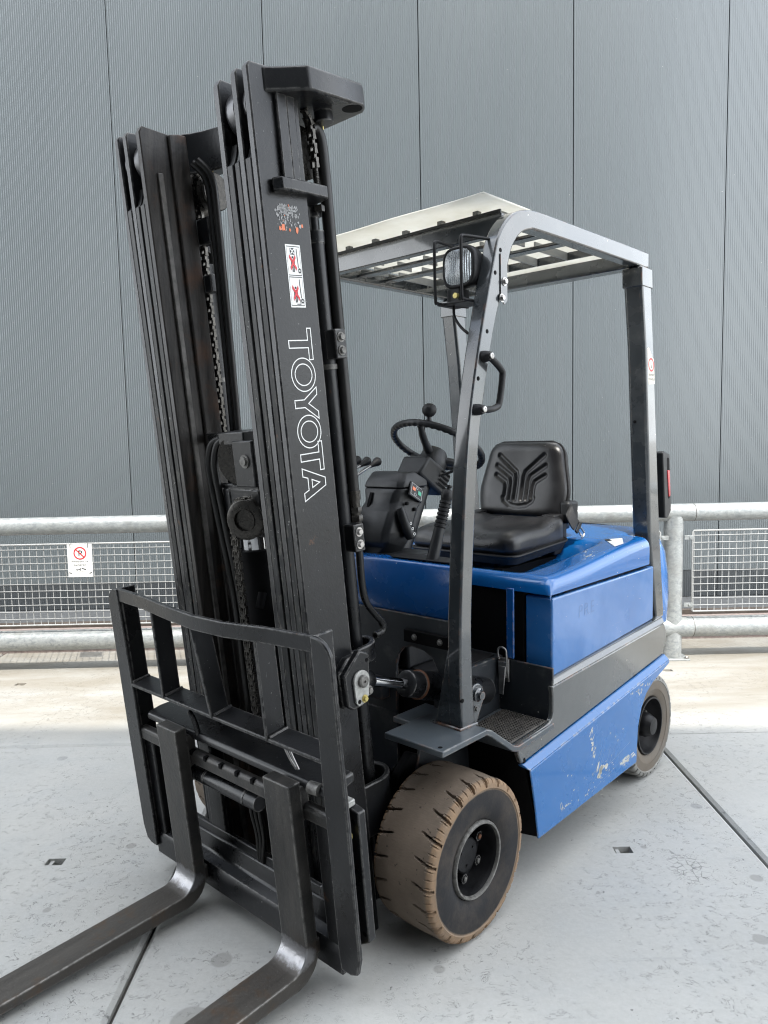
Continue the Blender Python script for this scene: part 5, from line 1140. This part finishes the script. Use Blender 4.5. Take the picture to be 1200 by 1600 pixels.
# shell of the backrest, with pressed chevrons
BC = Vector((.016, 1.098, 1.228)); BT = rad(11)
def bq(x, h, d):
    h = h * 1.07 - .008
    return Vector((x, BC.y + (h) * sin(BT) - d * cos(BT), BC.z + h * cos(BT) + d * sin(BT)))
lines = []
for s in (-1, 1):
    for k, (ax_, ah, bx, bh, lo) in enumerate(((.108, .092, .018, .022, -.082), (.118, .052, .042, .004, -.080), (.118, .014, .066, -.018, -.074))):
        lines.append([(s * ax_, ah), (s * (bx + .006), bh + .006), (s * bx, bh - .012), (s * bx, lo)])
lines.append([(-.072, -.075), (-.066, -.088), (-.04, -.104), (0, -.110), (.04, -.104), (.066, -.088), (.072, -.075)])
def dseg(p, a, b):
    ax_, ay = a; bx, by = b; dx, dy = bx - ax_, by - ay; t = max(0, min(1, ((p[0] - ax_) * dx + (p[1] - ay) * dy) / (dx * dx + dy * dy + 1e-12)))
    return math.hypot(p[0] - ax_ - dx * t, p[1] - ay - dy * t)
def groove(x, h):
    d = min(dseg((x, h), L[i], L[i + 1]) for L in lines for i in range(len(L) - 1)); return max(0, 1 - (d / .0115) ** 2)
def outline(h):       # half width at height h (-.15 .. .15)
    t = (h + .15) / .30
    w = .206 - .036 * sm(t, .25, 1.0) - .014 * sm(1 - t, .6, 1.)
    e = .055
    if h > .15 - e: w -= .055 * (1 - math.sqrt(max(0, 1 - ((h - .15 + e) / e) ** 2)))
    e = .03
    if h < -.15 + e: w -= .03 * (1 - math.sqrt(max(0, 1 - ((-.15 + e - h) / e) ** 2)))
    return w * 1.04
NX, NH = 110, 84; pts = []; 
for j in range(NH + 1):
    v = j / NH; h = -.15 + .30 * (.5 - .5 * cos(pi * v)) if False else -.15 + .30 * v
    w = outline(h)
    for i in range(NX + 1):
        u = -1 + 2 * i / NX; x = w * u
        e = max(abs(u) ** 5, 0); eh = max(0, (abs(h) - .105) / .045) ** 2.2
        d = .048 * math.sqrt(max(0, 1 - min(1, e + eh - e * eh))) 
        d += -.016 * (1 - u * u) * (1 - (h / .15) ** 2)
        d -= .0085 * groove(x, h) if abs(h) < .12 and abs(x) < .14 else 0
        pts.append(bq(x, h, d))
g = G(); g.add(pts, [(j * (NX + 1) + i, j * (NX + 1) + i + 1, (j + 1) * (NX + 1) + i + 1, (j + 1) * (NX + 1) + i) for j in range(NH) for i in range(NX)])
g.obj("backrest", "vinyl", seat, smooth=70)
hs = [-.15 + .30 * i / 24 for i in range(25)]
loopP = [(outline(h), h) for h in hs] + [(-outline(h), h) for h in hs[::-1]]
g = G(); g.loft([[bq(x, h, .004) for x, h in loopP], [bq(x * .99, h * .985, -.022) for x, h in loopP], [bq(x * .9, h * .9, -.045) for x, h in loopP]]); g.obj("backrest_shell", "rubber", seat, smooth=50)
g = G(); g.tube([bq(x * 1.005, h * 1.005, .003) for x, h in loopP], .0045, 6, True); g.obj("backrest_piping", "rubber", seat, smooth=60)
g = G(); g.rbox(bq(.19, -.13, -.03), (.016, .024, .055), .014, 6); g.rbox(bq(-.215, -.155, .0), (.022, .02, .02), .012, 5); g.obj("recliner_knob", "plastic", seat, smooth=50)
g = G(); g.box(.15, .21, .98, 1.08, .93, 1.09); g.box(-.21, -.15, .98, 1.08, .93, 1.09); g.obj("seat_bracket", "rubber", seat, bevel=.006)
g = G(); g.box(.19, .236, 1.05, 1.13, 1.05, 1.14); g.obj("belt_reel", "plastic", seat, bevel=.012)
# belt with its buckle tongue, hanging on the outer side
g = G(); Bp = [(.225, 1.075, 1.112), (.245, 1.035, 1.108), (.262, 1.035, 1.068), (.266, 1.055, 1.046)]
rings = []
for p in spline(Bp, 4): rings.append([p + Vector((-.004, -.020, -.017)), p + Vector((.001, -.020, -.017)), p + Vector((.001, .02, .017)), p + Vector((-.004, .02, .017))])
g.loft(rings); g.obj("belt_webbing", "webbing", seat, smooth=50)
c = Vector((.268, 1.062, 1.040)); dd = Vector((.10, .62, -.62)).normalized(); ee = Vector((0, .7, .7)); ee = (ee - dd * ee.dot(dd)).normalized(); ff = dd.cross(ee)
def bk_(u, v, w=0): return c + dd * u + ee * v + ff * w
g = G(); g.hexa([bk_(-.005, -.025, -.004), bk_(.012, -.025, -.004), bk_(.012, .025, -.004), bk_(-.005, .025, -.004), bk_(-.005, -.025, .004), bk_(.012, -.025, .004), bk_(.012, .025, .004), bk_(-.005, .025, .004)]); g.obj("buckle_grip", "plastic", seat, bevel=.002)
g = G(); g.tube([bk_(.012, -.011), bk_(.048, -.011), bk_(.052, -.007), bk_(.052, .007), bk_(.048, .011), bk_(.012, .011)], .0035, 6); g.obj("buckle_tongue", "steel", seat, smooth=40)
g = G(); g.rbox((-.06, .735, 1.058), (.022, .012, .006), .0055, 5); g.obj("torn_spot", "tear", seat, smooth=60)
